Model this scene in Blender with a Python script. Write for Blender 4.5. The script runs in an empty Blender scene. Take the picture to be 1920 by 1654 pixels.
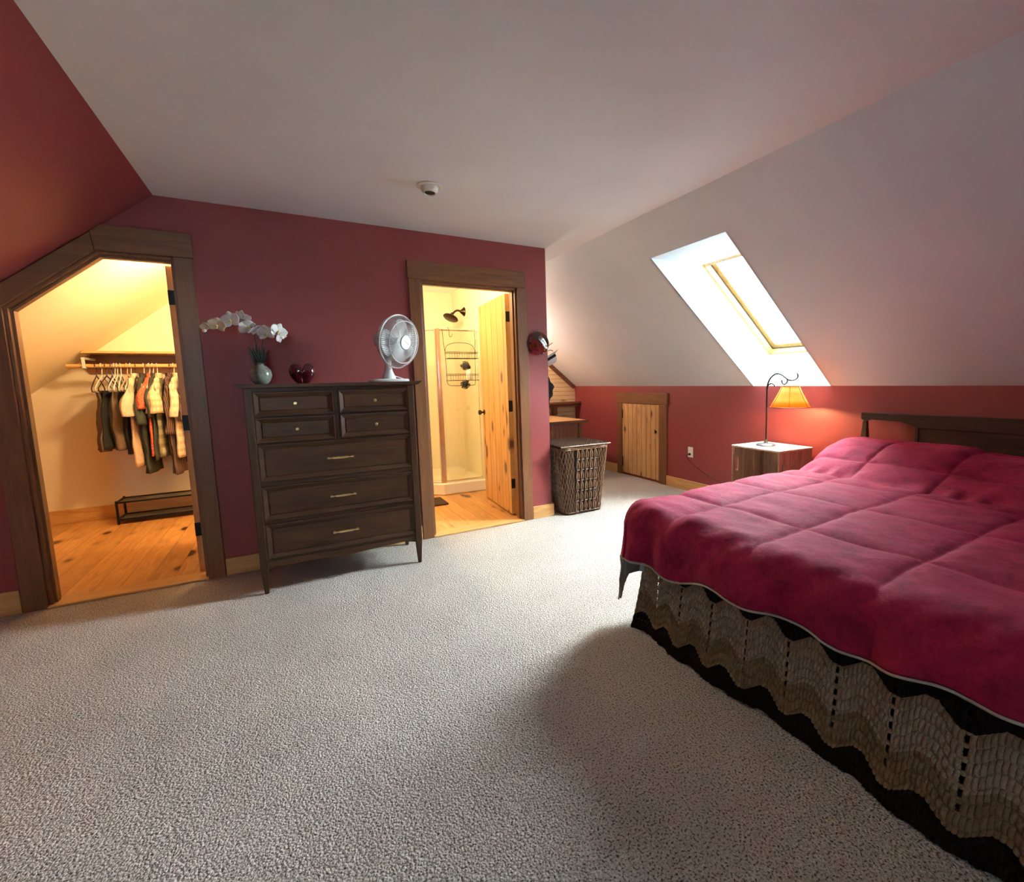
import bpy, bmesh, math, random
from mathutils import Vector, Matrix, noise as mnoise
random.seed(7)
C = bpy.context.scene
COL = C.collection
PI = math.pi

# ------------------------------------------------------------------ camera, light, exposure
IW, IH = 1920, 1654
FPX, PCX, PCY = 885.4, 1062.0, 816.4
cam_d = bpy.data.cameras.new('camera'); cam = bpy.data.objects.new('camera', cam_d); COL.objects.link(cam)
cam_d.sensor_fit = 'HORIZONTAL'; cam_d.sensor_width = 36
cam_d.lens = FPX / IW * 36
cam_d.shift_x = -(PCX - IW / 2) / IW
cam_d.shift_y = (PCY - IH / 2) / IW
cam_d.clip_start = 0.05
yaw, pitch, roll = .5261, -.1158, -.0217
f_ = Vector((math.sin(yaw) * math.cos(pitch), math.cos(yaw) * math.cos(pitch), math.sin(pitch)))
r_ = Vector((math.cos(yaw), -math.sin(yaw), 0)); u_ = r_.cross(f_)
r2 = r_ * math.cos(roll) + u_ * math.sin(roll); u2 = u_ * math.cos(roll) - r_ * math.sin(roll)
cam.matrix_world = Matrix(((r2.x, u2.x, -f_.x, .5956), (r2.y, u2.y, -f_.y, -3.767), (r2.z, u2.z, -f_.z, 1.2411), (0, 0, 0, 1)))
C.camera = cam
vs = C.view_settings
vs.view_transform = 'Standard'; vs.look = 'None'; vs.exposure = 0.68; vs.gamma = 1; vs.use_curve_mapping = False

SKY = 24.0; WIN_TINT = (.80, .93, 1.0)
world = bpy.data.worlds.new('sky'); C.world = world; world.use_nodes = True
wn = world.node_tree; wn.nodes.clear()
wo = wn.nodes.new('ShaderNodeOutputWorld'); wb = wn.nodes.new('ShaderNodeBackground')
wt = wn.nodes.new('ShaderNodeTexCoord'); wz = wn.nodes.new('ShaderNodeTexNoise'); wr = wn.nodes.new('ShaderNodeValToRGB')
wz.inputs['Scale'].default_value = 3.5; wz.inputs['Detail'].default_value = 6
wr.color_ramp.elements[0].position = .38; wr.color_ramp.elements[0].color = (.42, .80, 1, 1)
wr.color_ramp.elements[1].position = .62; wr.color_ramp.elements[1].color = (.80, .96, 1, 1)
wn.links.new(wt.outputs['Generated'], wz.inputs['Vector']); wn.links.new(wz.outputs['Fac'], wr.inputs['Fac'])
wn.links.new(wr.outputs['Color'], wb.inputs['Color']); wb.inputs['Strength'].default_value = SKY
wn.links.new(wb.outputs['Background'], wo.inputs['Surface'])


def light(name, kind, loc, power, color=(1, 1, 1), size=.1, rot=None, size_y=None, portal=False):
    d = bpy.data.lights.new(name, kind); o = bpy.data.objects.new(name, d); COL.objects.link(o)
    o.location = loc; d.energy = power; d.color = color
    if kind == 'AREA':
        d.size = size
        if size_y: d.shape = 'RECTANGLE'; d.size_y = size_y
        if portal: d.cycles.is_portal = True
    else:
        d.shadow_soft_size = size
    if rot is not None: o.rotation_euler = rot
    return o


WARM = (1.0, .67, .33)
WARM2 = (1.0, .72, .40)
# window behind the camera and the roof window: portals to the sky
light('rear_window_portal', 'AREA', (.0, -6.25, 1.55), 1, size=.6, size_y=.9, rot=(PI / 2, 0, PI), portal=True)
pr = light('skylight_portal', 'AREA', (4.2, -1.191, 1.92), 1, size=1.2, size_y=.75, portal=True)
nrm = Vector((-.636, 0, -.772)); tx = Vector((.772, 0, -.636)); ty = nrm.cross(tx) * -1
pr.matrix_world = Matrix(((tx.x, ty.x, -nrm.x, 4.2), (tx.y, ty.y, -nrm.y, -1.191), (tx.z, ty.z, -nrm.z, 1.92), (0, 0, 0, 1)))
# hazy daylight: a broad soft sun that comes in through the roof window
sun = light('hazy_sun', 'SUN', (6, -1, 5), 155, (.90, .97, 1.0))
sun.data.angle = math.radians(95); sun.rotation_euler = Vector((-2.0, -.25, -1.9)).to_track_quat('-Z', 'Y').to_euler()
CLOSET_W, BATH_W, BED_W, LEFT_W, ALC_W = 74, 52, 20, 5, 42


# ------------------------------------------------------------------ node helpers
class NT:
    def __init__(s, name, color=(.5, .5, .5), rough=.5, metal=0, **kw):
        s.m = bpy.data.materials.new(name); s.m.use_nodes = True
        s.t = s.m.node_tree; s.t.nodes.clear()
        s.out = s.t.nodes.new('ShaderNodeOutputMaterial'); s.b = s.t.nodes.new('ShaderNodeBsdfPrincipled')
        s.t.links.new(s.b.outputs[0], s.out.inputs[0])
        s.set('Base Color', color); s.set('Roughness', rough); s.set('Metallic', metal)
        for k, v in kw.items(): s.set(k.replace('_', ' '), v)
        tc = s.t.nodes.new('ShaderNodeTexCoord'); s.P = tc.outputs['Object']

    def set(s, k, v):
        i = s.b.inputs[k]
        if hasattr(v, 'is_linked'): s.t.links.new(v, i)
        elif hasattr(v, '__len__') and len(v) == 3: i.default_value = (*v, 1)
        else: i.default_value = v

    def inp(s, i, v):
        if hasattr(v, 'is_linked'): s.t.links.new(v, i)
        elif hasattr(v, '__len__') and i.type == 'RGBA' and len(v) == 3: i.default_value = (*v, 1)
        else: i.default_value = v

    def math(s, op, a, b=None, c=None):
        n = s.t.nodes.new('ShaderNodeMath'); n.operation = op
        for k, v in enumerate((a, b, c)):
            if v is not None: s.inp(n.inputs[k], v)
        return n.outputs[0]

    def xyz(s, v=None):
        n = s.t.nodes.new('ShaderNodeSeparateXYZ'); s.inp(n.inputs[0], v or s.P); return n.outputs

    def comb(s, x, y, z):
        n = s.t.nodes.new('ShaderNodeCombineXYZ')
        for k, v in enumerate((x, y, z)): s.inp(n.inputs[k], v)
        return n.outputs[0]

    def map(s, scale, v=None):
        n = s.t.nodes.new('ShaderNodeMapping'); s.inp(n.inputs[0], v or s.P); n.inputs['Scale'].default_value = scale; return n.outputs[0]

    def noise(s, scale, v=None, detail=2, rough=.5, dist=0):
        n = s.t.nodes.new('ShaderNodeTexNoise'); s.inp(n.inputs['Vector'], v or s.P)
        n.inputs['Scale'].default_value = scale; n.inputs['Detail'].default_value = detail
        n.inputs['Roughness'].default_value = rough; n.inputs['Distortion'].default_value = dist
        return n.outputs['Fac']

    def vor(s, scale, v=None, feature='F1', out='Distance', rnd=1):
        n = s.t.nodes.new('ShaderNodeTexVoronoi'); n.feature = feature; s.inp(n.inputs['Vector'], v or s.P)
        n.inputs['Scale'].default_value = scale; n.inputs['Randomness'].default_value = rnd
        return n.outputs[out]

    def white(s, w):
        n = s.t.nodes.new('ShaderNodeTexWhiteNoise'); n.noise_dimensions = '1D'; s.inp(n.inputs['W'], w); return n.outputs['Value']

    def ramp(s, f, stops, interp='LINEAR'):
        n = s.t.nodes.new('ShaderNodeValToRGB'); s.inp(n.inputs[0], f); e = n.color_ramp; e.interpolation = interp
        while len(e.elements) < len(stops): e.elements.new(.5)
        for el, (p, c) in zip(e.elements, stops):
            el.position = p; el.color = (*c, 1) if hasattr(c, '__len__') else (c, c, c, 1)
        return n.outputs[0]

    def mix(s, f, a, b, mode='MIX'):
        n = s.t.nodes.new('ShaderNodeMix'); n.data_type = 'RGBA'; n.blend_type = mode
        s.inp(n.inputs[0], f); s.inp(n.inputs[6], a); s.inp(n.inputs[7], b); return n.outputs[2]

    def bump(s, h, strength=.3, dist=.002):
        n = s.t.nodes.new('ShaderNodeBump'); s.inp(n.inputs['Height'], h)
        n.inputs['Strength'].default_value = strength; n.inputs['Distance'].default_value = dist
        s.t.links.new(n.outputs[0], s.b.inputs['Normal'])


def plain(name, color, rough=.5, metal=0, bump=0, bscale=200, **kw):
    n = NT(name, color, rough, metal, **kw)
    if bump: n.bump(n.noise(bscale, detail=3), bump, .001)
    return n.m


def paint(name, color, rough=.55):
    n = NT(name, color, rough)
    v = n.noise(1.3, detail=3)
    n.set('Base Color', n.mix(n.ramp(v, [(.3, 0), (.7, 1)]), tuple(c * .94 for c in color), tuple(min(1, c * 1.05) for c in color)))
    n.bump(n.noise(90, detail=4, rough=.6), .22, .002)
    return n.m


def wood(name, dark, lite, axis='z', rough=.4, scale=1.0, knots=0, knot_col=(.05, .015, .006), plank=None, plank_axis='x', plank_var=.3, gap=.012, off=0.0, groove=0, flat=None):
    """grain runs along `axis`; plank = board width along plank_axis"""
    n = NT(name, lite, rough)
    P = n.P; x, y, z = n.xyz()
    ax = {'x': x, 'y': y, 'z': z}
    rnd = None
    if plank:
        q = n.math('DIVIDE', n.math('ADD', ax[plank_axis], off + 20), plank)
        idx = n.math('FLOOR', q); fr = n.math('FRACT', q)
        rnd = n.white(idx)
        sh = n.math('MULTIPLY', rnd, 17.0)
        P = n.comb(*[n.math('ADD', ax[k], sh) if k == axis else (n.math('ADD', ax[k], n.math('MULTIPLY', rnd, 3.1)) if k != plank_axis else ax[k]) for k in 'xyz'])
    st = {k: (1.0 if k == axis else 9.0) for k in 'xyz'}
    v = n.map((st['x'] * scale, st['y'] * scale, st['z'] * scale), P)
    g = n.noise(2.2, v, detail=5, rough=.6, dist=1.2)
    fine = n.noise(14, v, detail=3, rough=.7)
    g2 = n.math('ADD', n.math('MULTIPLY', g, .75), n.math('MULTIPLY', fine, .25))
    col = n.ramp(g2, [(.36, dark), (.62, lite)])
    if plank:
        col = n.mix(n.math('MULTIPLY', rnd, plank_var), col, tuple(c * .55 for c in dark))
    h = g2
    if knots:
        sk = {k: (3.2 if k == axis else 6.5) for k in 'xyz'}
        if flat: sk[flat] = 0.0
        kd = n.vor(knots, n.map((sk['x'], sk['y'], sk['z']), P))
        kd = n.math('ADD', kd, n.math('MULTIPLY', n.math('SUBTRACT', n.noise(3.0, P, detail=0), .5), .32))
        k = n.ramp(kd, [(.12, 1), (.18, .30), (.30, 0)])
        col = n.mix(k, col, knot_col)
    if plank:
        e = n.math('MINIMUM', fr, n.math('SUBTRACT', 1.0, fr))
        gp = n.ramp(e, [(gap * .4, 0), (gap, 1)])
        col = n.mix(gp, tuple(c * .22 for c in dark), col)
        if groove: h = n.math('ADD', n.math('MULTIPLY', g2, .1), n.ramp(e, [(0, 0), (groove, 1)]))
    n.set('Base Color', col)
    n.set('Roughness', n.math('ADD', rough - .06, n.math('MULTIPLY', fine, .12)))
    n.bump(h, .5 if groove else .12, .004 if groove else .001)
    return n.m


# ------------------------------------------------------------------ mesh helpers
class MB:
    def __init__(s, M=None):
        s.bm = bmesh.new(); s.M = M or Matrix.Identity(4); s.mi = 0

    def v(s, co): return s.bm.verts.new(s.M @ Vector(co))

    def f(s, vs):
        try:
            fc = s.bm.faces.new(vs); fc.material_index = s.mi; return fc
        except ValueError:
            return None

    def box(s, lo, hi):
        (a, b, c), (d, e, g) = lo, hi
        p = [s.v(q) for q in ((a, b, c), (d, b, c), (d, e, c), (a, e, c), (a, b, g), (d, b, g), (d, e, g), (a, e, g))]
        for q in ((3, 2, 1, 0), (4, 5, 6, 7), (0, 1, 5, 4), (1, 2, 6, 5), (2, 3, 7, 6), (3, 0, 4, 7)): s.f([p[i] for i in q])
        return s

    def prism(s, pts, axis, a, b, holes=()):
        """2-D polygon extruded along axis ('x': (y,z), 'y': (x,z), 'z': (x,y)); holes are further polygons"""
        def mk(p, t):
            return {'x': (t, p[0], p[1]), 'y': (p[0], t, p[1]), 'z': (p[0], p[1], t)}[axis]
        if not holes:
            A = [s.v(mk(p, a)) for p in pts]; B = [s.v(mk(p, b)) for p in pts]
            n = len(pts)
            s.f(A[::-1]); s.f(B)
            for i in range(n): s.f([A[i], A[(i + 1) % n], B[(i + 1) % n], B[i]])
        else:
            for t in (a, b):
                es = []
                for lp in (pts, *holes):
                    V = [s.v(mk(p, t)) for p in lp]
                    es += [s.bm.edges.new((V[i], V[(i + 1) % len(V)])) for i in range(len(V))]
                r = bmesh.ops.triangle_fill(s.bm, use_beauty=True, use_dissolve=False, edges=es)
                for g in r['geom']:
                    if isinstance(g, bmesh.types.BMFace): g.material_index = s.mi
            for lp in (pts, *holes):
                A = [s.v(mk(p, a)) for p in lp]; B = [s.v(mk(p, b)) for p in lp]
                for i in range(len(lp)): s.f([A[i], A[(i + 1) % len(lp)], B[(i + 1) % len(lp)], B[i]])
            bmesh.ops.remove_doubles(s.bm, verts=s.bm.verts, dist=1e-5)
        return s

    def loft(s, rings, closed=True, cap=True):
        V = [[s.v(p) for p in r] for r in rings]
        n = len(V[0])
        for i in range(len(V) - 1):
            for j in range(n if closed else n - 1):
                s.f([V[i][j], V[i][(j + 1) % n], V[i + 1][(j + 1) % n], V[i + 1][j]])
        if cap and closed:
            s.f(V[0][::-1]); s.f(V[-1])
        return V

    def tube(s, path, r, n=8, cap=True, loop=False):
        P = [Vector(p) for p in path]
        k = len(P); rad = r if hasattr(r, '__len__') else [r] * k
        rings = []; up = None
        for i in range(k):
            if loop: t = P[(i + 1) % k] - P[i - 1]
            else: t = P[min(i + 1, k - 1)] - P[max(i - 1, 0)]
            t.normalize()
            if up is None:
                up = Vector((0, 0, 1)) if abs(t.z) < .9 else Vector((1, 0, 0))
            up = (up - t * up.dot(t))
            if up.length < 1e-4: up = Vector((0, 1, 0)) - t * t.y
            up.normalize(); sd = t.cross(up)
            rings.append([P[i] + (up * math.cos(2 * PI * j / n) + sd * math.sin(2 * PI * j / n)) * rad[i] for j in range(n)])
        if loop: rings.append(rings[0]); s.loft(rings, cap=False)
        else: s.loft(rings, cap=cap)
        return s

    def lathe(s, prof, n=24, c=(0, 0, 0), cap=True):
        c = Vector(c)
        rings = [[c + Vector((r * math.cos(2 * PI * j / n), r * math.sin(2 * PI * j / n), z)) for j in range(n)] for r, z in prof]
        s.loft(rings, cap=cap); return s

    def ball(s, c, r, n=12, m=8, sc=(1, 1, 1)):
        pr = [(max(1e-4, math.sin(PI * i / m)) * r, -math.cos(PI * i / m) * r) for i in range(m + 1)]
        c = Vector(c)
        rings = [[c + Vector((q * math.cos(2 * PI * j / n) * sc[0], q * math.sin(2 * PI * j / n) * sc[1], z * sc[2])) for j in range(n)] for q, z in pr]
        s.loft(rings); return s

    def grid(s, fn, nu, nv, skip=None):
        V = [[s.v(fn(i / nu, j / nv)) for j in range(nv + 1)] for i in range(nu + 1)]
        for i in range(nu):
            for j in range(nv):
                if skip and skip((i + .5) / nu, (j + .5) / nv): continue
                s.f([V[i][j], V[i + 1][j], V[i + 1][j + 1], V[i][j + 1]])
        return V

    def build(s, name, mat, parent=None, loc=None, local=False, smooth=None, bevel=0, seg=2, normals=True):
        off = Vector((0, 0, 0))
        if not local:
            if parent is not None:
                p = parent
                while p is not None: off += p.location; p = p.parent
            elif loc is not None: off = Vector(loc)
        if off.length: bmesh.ops.translate(s.bm, verts=s.bm.verts, vec=-off)
        if normals: bmesh.ops.recalc_face_normals(s.bm, faces=s.bm.faces)
        me = bpy.data.meshes.new(name); s.bm.to_mesh(me); s.bm.free()
        for m in (mat if isinstance(mat, (list, tuple)) else [mat]): me.materials.append(m)
        if smooth is not None:
            me.polygons.foreach_set('use_smooth', [True] * len(me.polygons))
            if smooth < 180: me.set_sharp_from_angle(angle=math.radians(smooth))
        o = bpy.data.objects.new(name, me); COL.objects.link(o)
        if parent is not None: o.parent = parent
        elif loc is not None: o.location = loc
        if bevel:
            b = o.modifiers.new('bevel', 'BEVEL'); b.width = bevel; b.segments = seg; b.limit_method = 'ANGLE'; b.angle_limit = math.radians(40)
            b.harden_normals = False
        return o


def tag(o, label, cat, group=None, kind=None):
    if label: o['label'] = label
    if cat: o['category'] = cat
    if group: o['group'] = group
    if kind: o['kind'] = kind
    return o


def thing(name, label, cat, loc=(0, 0, 0), rotz=0, group=None):
    o = bpy.data.objects.new(name, None); COL.objects.link(o); o.location = loc; o.rotation_euler = (0, 0, rotz)
    o.empty_display_size = .1
    return tag(o, label, cat, group)


def struct(o, label=None, cat=None):
    o['kind'] = 'structure'
    if label: o['label'] = label
    if cat: o['category'] = cat
    return o


def smooth01(t):
    t = max(0.0, min(1.0, t)); return t * t * (3 - 2 * t)


def catmull(pts, k=8):
    P = [Vector(p) for p in pts]; out = []
    for i in range(len(P) - 1):
        p0, p1, p2, p3 = P[max(i - 1, 0)], P[i], P[i + 1], P[min(i + 2, len(P) - 1)]
        for j in range(k):
            t = j / k
            out.append(.5 * ((2 * p1) + (p2 - p0) * t + (2 * p0 - 5 * p1 + 4 * p2 - p3) * t * t + (3 * p1 - p0 - 3 * p2 + p3) * t ** 3))
    out.append(P[-1]); return out


# ------------------------------------------------------------------ materials
RED = (.245, .040, .037)
M = {}
M['red'] = paint('red_wall_paint', RED, .5)
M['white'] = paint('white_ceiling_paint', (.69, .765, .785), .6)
M['ceiling'] = paint('lit_look_ceiling_paint', (.82, .88, .90), .6)  # same white paint as the slope, lightened so the ceiling looks better lit
M['cream'] = paint('cream_wall_paint', (.84, .755, .56), .6)
M['casing'] = wood('oak_casing', (.145, .056, .020), (.215, .088, .031), 'z', .38)
M['casing_h'] = wood('oak_casing_level', (.145, .056, .020), (.215, .088, .031), 'x', .38)
M['casing_y'] = wood('oak_casing_side', (.145, .056, .020), (.215, .088, .031), 'y', .38)
M['pine_base_x'] = wood('pine_baseboard', (.50, .25, .08), (.68, .40, .15), 'x', .35)
M['pine_base_y'] = wood('pine_baseboard_side', (.50, .25, .08), (.68, .40, .15), 'y', .35)
M['pine_floor'] = wood('pine_floor', (.52, .22, .055), (.74, .40, .13), 'y', .33, knots=.8, flat='z', knot_col=(.07, .018, .006), plank=.135, plank_axis='x', plank_var=.50, gap=.016)
M['pine_door'] = wood('pine_door', (.50, .23, .062), (.67, .36, .12), 'z', .4, knots=1.0, flat='x', knot_col=(.12, .035, .01), plank=.165, plank_axis='y', plank_var=.12, gap=.035, groove=.07, off=.03)
M['pine_hatch'] = wood('pine_hatch', (.45, .23, .08), (.62, .37, .15), 'z', .45, knots=1.3, flat='x', knot_col=(.07, .022, .008), plank=.088, plank_axis='y', plank_var=.15, gap=.05, groove=.07, off=.01)
M['pine_wall'] = wood('pine_wall_boards', (.76, .54, .26), (.87, .67, .36), 'x', .45, knots=1.0, flat='y', knot_col=(.22, .09, .03), plank=.062, plank_axis='z', plank_var=.08, gap=.05)
M['walnut'] = wood('walnut', (.032, .012, .0045), (.072, .028, .010), 'x', .42)
M['walnut_z'] = wood('walnut_upright', (.032, .012, .0045), (.072, .028, .010), 'z', .42)
M['head'] = wood('dark_walnut', (.022, .010, .005), (.055, .024, .011), 'y', .38)
M['darkwood'] = wood('dark_oak', (.10, .038, .015), (.20, .085, .035), 'x', .4)
M['desk_top'] = wood('desk_top', (.55, .27, .11), (.70, .40, .18), 'y', .3)
M['beadboard'] = wood('beadboard', (.16, .055, .024), (.25, .095, .045), 'z', .4, plank=.055, plank_axis='x', plank_var=.1, gap=.07, groove=.09)
M['rod'] = wood('closet_rod', (.62, .33, .11), (.76, .46, .18), 'x', .4)
M['crate'] = wood('crate_board', (.22, .12, .065), (.40, .25, .15), 'z', .7)
M['crate_top'] = wood('crate_top_board', (.40, .29, .19), (.60, .47, .34), 'y', .6)
M['brass'] = plain('brass', (.72, .52, .24), .28, 1)
M['black_metal'] = plain('black_iron', (.012, .011, .011), .4, .6)
M['bronze'] = plain('oiled_bronze', (.06, .035, .02), .3, .9)
M['chrome'] = plain('chrome', (.75, .73, .70), .15, 1)
M['white_plastic'] = plain('white_plastic', (.62, .62, .60), .4)
M['grey_plastic'] = plain('grey_plastic', (.40, .41, .41), .4)
M['ivory'] = plain('ivory_plastic', (.78, .74, .64), .35)
M['aperture'] = plain('dark_aperture', (.01, .008, .006), .6)
M['dark_cloth'] = plain('dark_cloth', (.03, .022, .02), .9, 0, .4, 300)
M['mattress'] = plain('mattress_cloth', (.10, .085, .075), .9, 0, .3, 200)


def carpet():
    n = NT('carpet', (.6, .55, .48), .95)
    a = n.noise(150, detail=3, rough=.6)
    cell = n.vor(135)
    fleck = n.ramp(n.noise(150, detail=2, rough=.55), [(.355, 0), (.42, 1)])
    base = n.ramp(a, [(.32, (.33, .285, .235)), (.52, (.56, .50, .43)), (.72, (.71, .65, .575))])
    col = n.mix(fleck, (.11, .09, .07), base)
    big = n.ramp(n.noise(1.6, detail=3), [(.35, .88), (.65, 1.03)])
    col = n.mix(1.0, col, big, 'MULTIPLY')
    n.set('Base Color', col)
    n.set('Specular IOR Level', .1)
    n.bump(n.math('ADD', n.math('MULTIPLY', cell, -1.0), a), .85, .008)
    return n.m


M['carpet'] = carpet()


def glass(name, tint, f):
    n = NT(name); t = n.t
    tr = t.nodes.new('ShaderNodeBsdfTransparent'); tr.inputs[0].default_value = (*tint, 1)
    gl = t.nodes.new('ShaderNodeBsdfGlossy'); gl.inputs['Roughness'].default_value = .02
    mx = t.nodes.new('ShaderNodeMixShader'); mx.inputs[0].default_value = f
    t.links.new(tr.outputs[0], mx.inputs[1]); t.links.new(gl.outputs[0], mx.inputs[2]); t.links.new(mx.outputs[0], n.out.inputs[0])
    return n.m


M['glass'] = glass('window_glass', (.96, .99, 1), .06)
M['shower_glass'] = glass('shower_glass', (.97, .97, .93), .08)


def emis(name, col, st):
    n = NT(name, col, .4); n.set('Emission Color', col); n.set('Emission Strength', st); return n.m


M['bulb'] = emis('lamp_bulb', (1, .72, .35), 14)
M['globe'] = emis('lamp_globe', (1, .74, .42), 6)

# ------------------------------------------------------------------ setting
H, XL, XR, K, XK, XW = 2.385, -.016, 2.8346, 1.1526, 4.3296, 2.6075
TL, TR = .83, .8243
XLK = XL - (H - K) / TL
YF = -6.2                       # gable wall behind the camera
YB = 2.36
zs = lambda x: H + TL * (x - XL) if x < XL else H
PT = .12                        # partition thickness

struct(MB().prism([(XLK, YF), (XK, YF), (XK, 2.38), (XW, 2.38), (XW, 0), (XLK, 0)], 'z', -.08, 0).build('floor', M['carpet']), 'beige flecked wall-to-wall carpet')
struct(MB().box((XLK, .0, -.08), (.85, YB, .004)).build('floor_closet', M['pine_floor']), 'knotty pine plank floor of the closet')
struct(MB().box((.85, .0, -.08), (XW - PT + .02, YB, .004)).build('floor_bathroom', M['pine_floor']), 'knotty pine plank floor of the bathroom')
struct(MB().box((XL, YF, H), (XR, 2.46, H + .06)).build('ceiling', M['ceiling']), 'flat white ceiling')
struct(MB().prism([(XL, H), (XLK, K), (XLK - .05, K + .05), (XL - .05, H + .06)], 'y', YF, 0).build('wall_left', M['red']), 'red sloping wall on the left')
struct(MB().box((XLK - .06, YF, -.05), (XLK, YB, K)).build('wall_left_knee', M['red']))
struct(MB().prism([(XL, H), (XLK, K), (XLK - .05, K + .05), (XL - .05, H + .06)], 'y', 0, YB).build('wall_closet_slope', M['cream']), 'cream sloping wall inside the closet')

# right slope with the roof window hole: local plane coordinates (distance down the slope, y)
SL = math.hypot(H - K, XK - XR)
td = Vector(((XK - XR) / SL, 0, -(H - K) / SL)); nd = Vector((-td.z, 0, td.x))   # down-slope and outward
YS1, YS2 = -.825, -1.557
s_top = (H - 2.1695) / (H - K) * SL; s_bot = SL
m = MB(Matrix(((td.x, 0, nd.x, XR), (0, 1, 0, 0), (td.z, 0, nd.z, H), (0, 0, 0, 1))))
m.box((0, YS1, 0), (SL, 2.46, .04)); m.box((0, YF, 0), (SL, YS2, .04)); m.box((0, YS2, 0), (s_top, YS1, .04))
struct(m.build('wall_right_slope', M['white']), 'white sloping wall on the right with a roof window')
struct(MB().box((XK, YF, -.05), (XK + .06, 2.46, K)).build('wall_right', M['red']), 'low red knee wall on the right')

# partition with two openings
C1, C2, CA, ZT, ZLOW = -.70, .0473, -.2997, 2.0345, 1.7002
B1, B2, ZB = 1.5163, 2.3208, 2.03
m = MB()
for pts in ([(XLK, 0), (C1, 0), (C1, zs(C1)), (XLK, K)],
            [(C1, ZLOW), (CA, ZT), (CA, zs(CA)), (C1, zs(C1))],
            [(CA, ZT), (C2, ZT), (C2, H), (XL, H), (CA, zs(CA))],
            [(C2, 0), (B1, 0), (B1, H), (C2, H)],
            [(B1, ZB), (B2, ZB), (B2, H), (B1, H)],
            [(B2, 0), (XW, 0), (XW, H), (B2, H)]):
    m.prism(pts, 'y', 0, PT)
bmesh.ops.recalc_face_normals(m.bm, faces=m.bm.faces)
for fc in m.bm.faces:
    if fc.normal.y > .5: fc.material_index = 1
struct(m.build('wall_back', [M['red'], M['cream']]), 'dark red partition wall behind the dresser')
m = MB(); m.box((XW - PT, PT, 0), (XW, 2.46, H)); bmesh.ops.recalc_face_normals(m.bm, faces=m.bm.faces)
for fc in m.bm.faces:
    if fc.normal.x < -.5: fc.material_index = 1
struct(m.build('wall_bathroom_right', [M['red'], M['cream']]))
struct(MB().box((XLK, YB, -.05), (XW - PT, YB + .1, H)).build('wall_closet_back', M['cream']), 'cream back wall of closet and bathroom')
struct(MB().box((.80, PT, 0), (.90, YB, H)).build('wall_closet_right', M['cream']))
struct(MB().prism([(XW, 0), (XK, 0), (XK, K), (XR, H), (XW, H)], 'y', 2.38, 2.46).build('wall_alcove_back', M['pine_wall']), 'pine board wall at the end of the alcove')
# gable wall behind the camera with a window
m = MB(); m.prism([(XLK, 0), (XK, 0), (XK, K), (XR, H), (XL, H), (XLK, K)], 'y', YF - .12, YF, holes=[[(-.28, 1.15), (.28, 1.15), (.28, 2.0), (-.28, 2.0)]])
struct(m.build('wall_front', M['red']))
m = MB()
for lo, hi in (((-.28, 1.15), (-.23, 2.0)), ((.23, 1.15), (.28, 2.0)), ((-.23, 1.15), (.23, 1.20)), ((-.23, 1.95), (.23, 2.0))):
    m.box((lo[0], YF - .09, lo[1]), (hi[0], YF - .03, hi[1]))
w2 = struct(m.build('window_2', M['casing']))
MB().box((-.23, YF - .065, 1.20), (.23, YF - .055, 1.95)).build('pane', M['glass'], w2)

# trims: thresholds, slope trim in the alcove
struct(MB().prism([(C1, -.03), (C2, -.03), (C2, PT), (C1, PT)], 'z', .0, .014).build('trim_1', M['pine_base_x'], bevel=.004), 'pine threshold strip under the closet door')
struct(MB().prism([(B1, -.03), (B2, -.03), (B2, PT), (B1, PT)], 'z', .0, .014).build('trim_2', M['pine_base_x'], bevel=.004), 'pine threshold strip under the bathroom door')
m = MB(Matrix(((td.x, 0, nd.x, XR), (0, 1, 0, 0), (td.z, 0, nd.z, H), (0, 0, 0, 1))))
m.box((0, 2.345, -.055), (SL - .005, 2.379, -.002))
struct(m.build('trim_3', M['darkwood'], bevel=.003), 'dark wooden trim strip along the slope edge by the pine boards')


def baseboard(name, lo, hi, mt):
    struct(MB().box(lo, hi).build(name, mt, bevel=.004))


BH = .115
baseboard('baseboard_back', (C2 + .095, -.018, 0), (B1 - .088, -.001, BH), M['pine_base_x'])
baseboard('baseboard_back_left', (XLK + .01, -.018, 0), (C1 - .104, -.001, BH + .02), M['pine_base_x'])
m = MB(); m.box((B2 + .092, -.018, 0), (XW + .018, -.001, BH)); m.box((XW + .001, -.001, 0), (XW + .018, 2.37, BH))
struct(m.build('baseboard_back_right', M['pine_base_x'], bevel=.004))
baseboard('baseboard_right', (XK - .018, YF + .02, 0), (XK - .001, .338, BH), M['pine_base_y'])
baseboard('baseboard_right_alcove', (XK - .018, 1.292, 0), (XK - .001, 2.37, BH), M['pine_base_y'])
baseboard('baseboard_closet', (XLK + .02, YB - .018, .004), (.79, YB - .001, .135), M['pine_base_x'])

# ------------------------------------------------------------------ doors
HINGE_Z = ((1.77, 1.86), (.97, 1.07), (.26, .35))


def hinges(root, x, y, mt):
    for a, b in HINGE_Z:
        h = MB(); h.box((x - .002, y - .006, a), (x + .040, y - .001, b)); h.tube([(x + .044, y - .006, a), (x + .044, y - .006, b)], .007, 8)
        h.build('hinge', mt, root)


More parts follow.
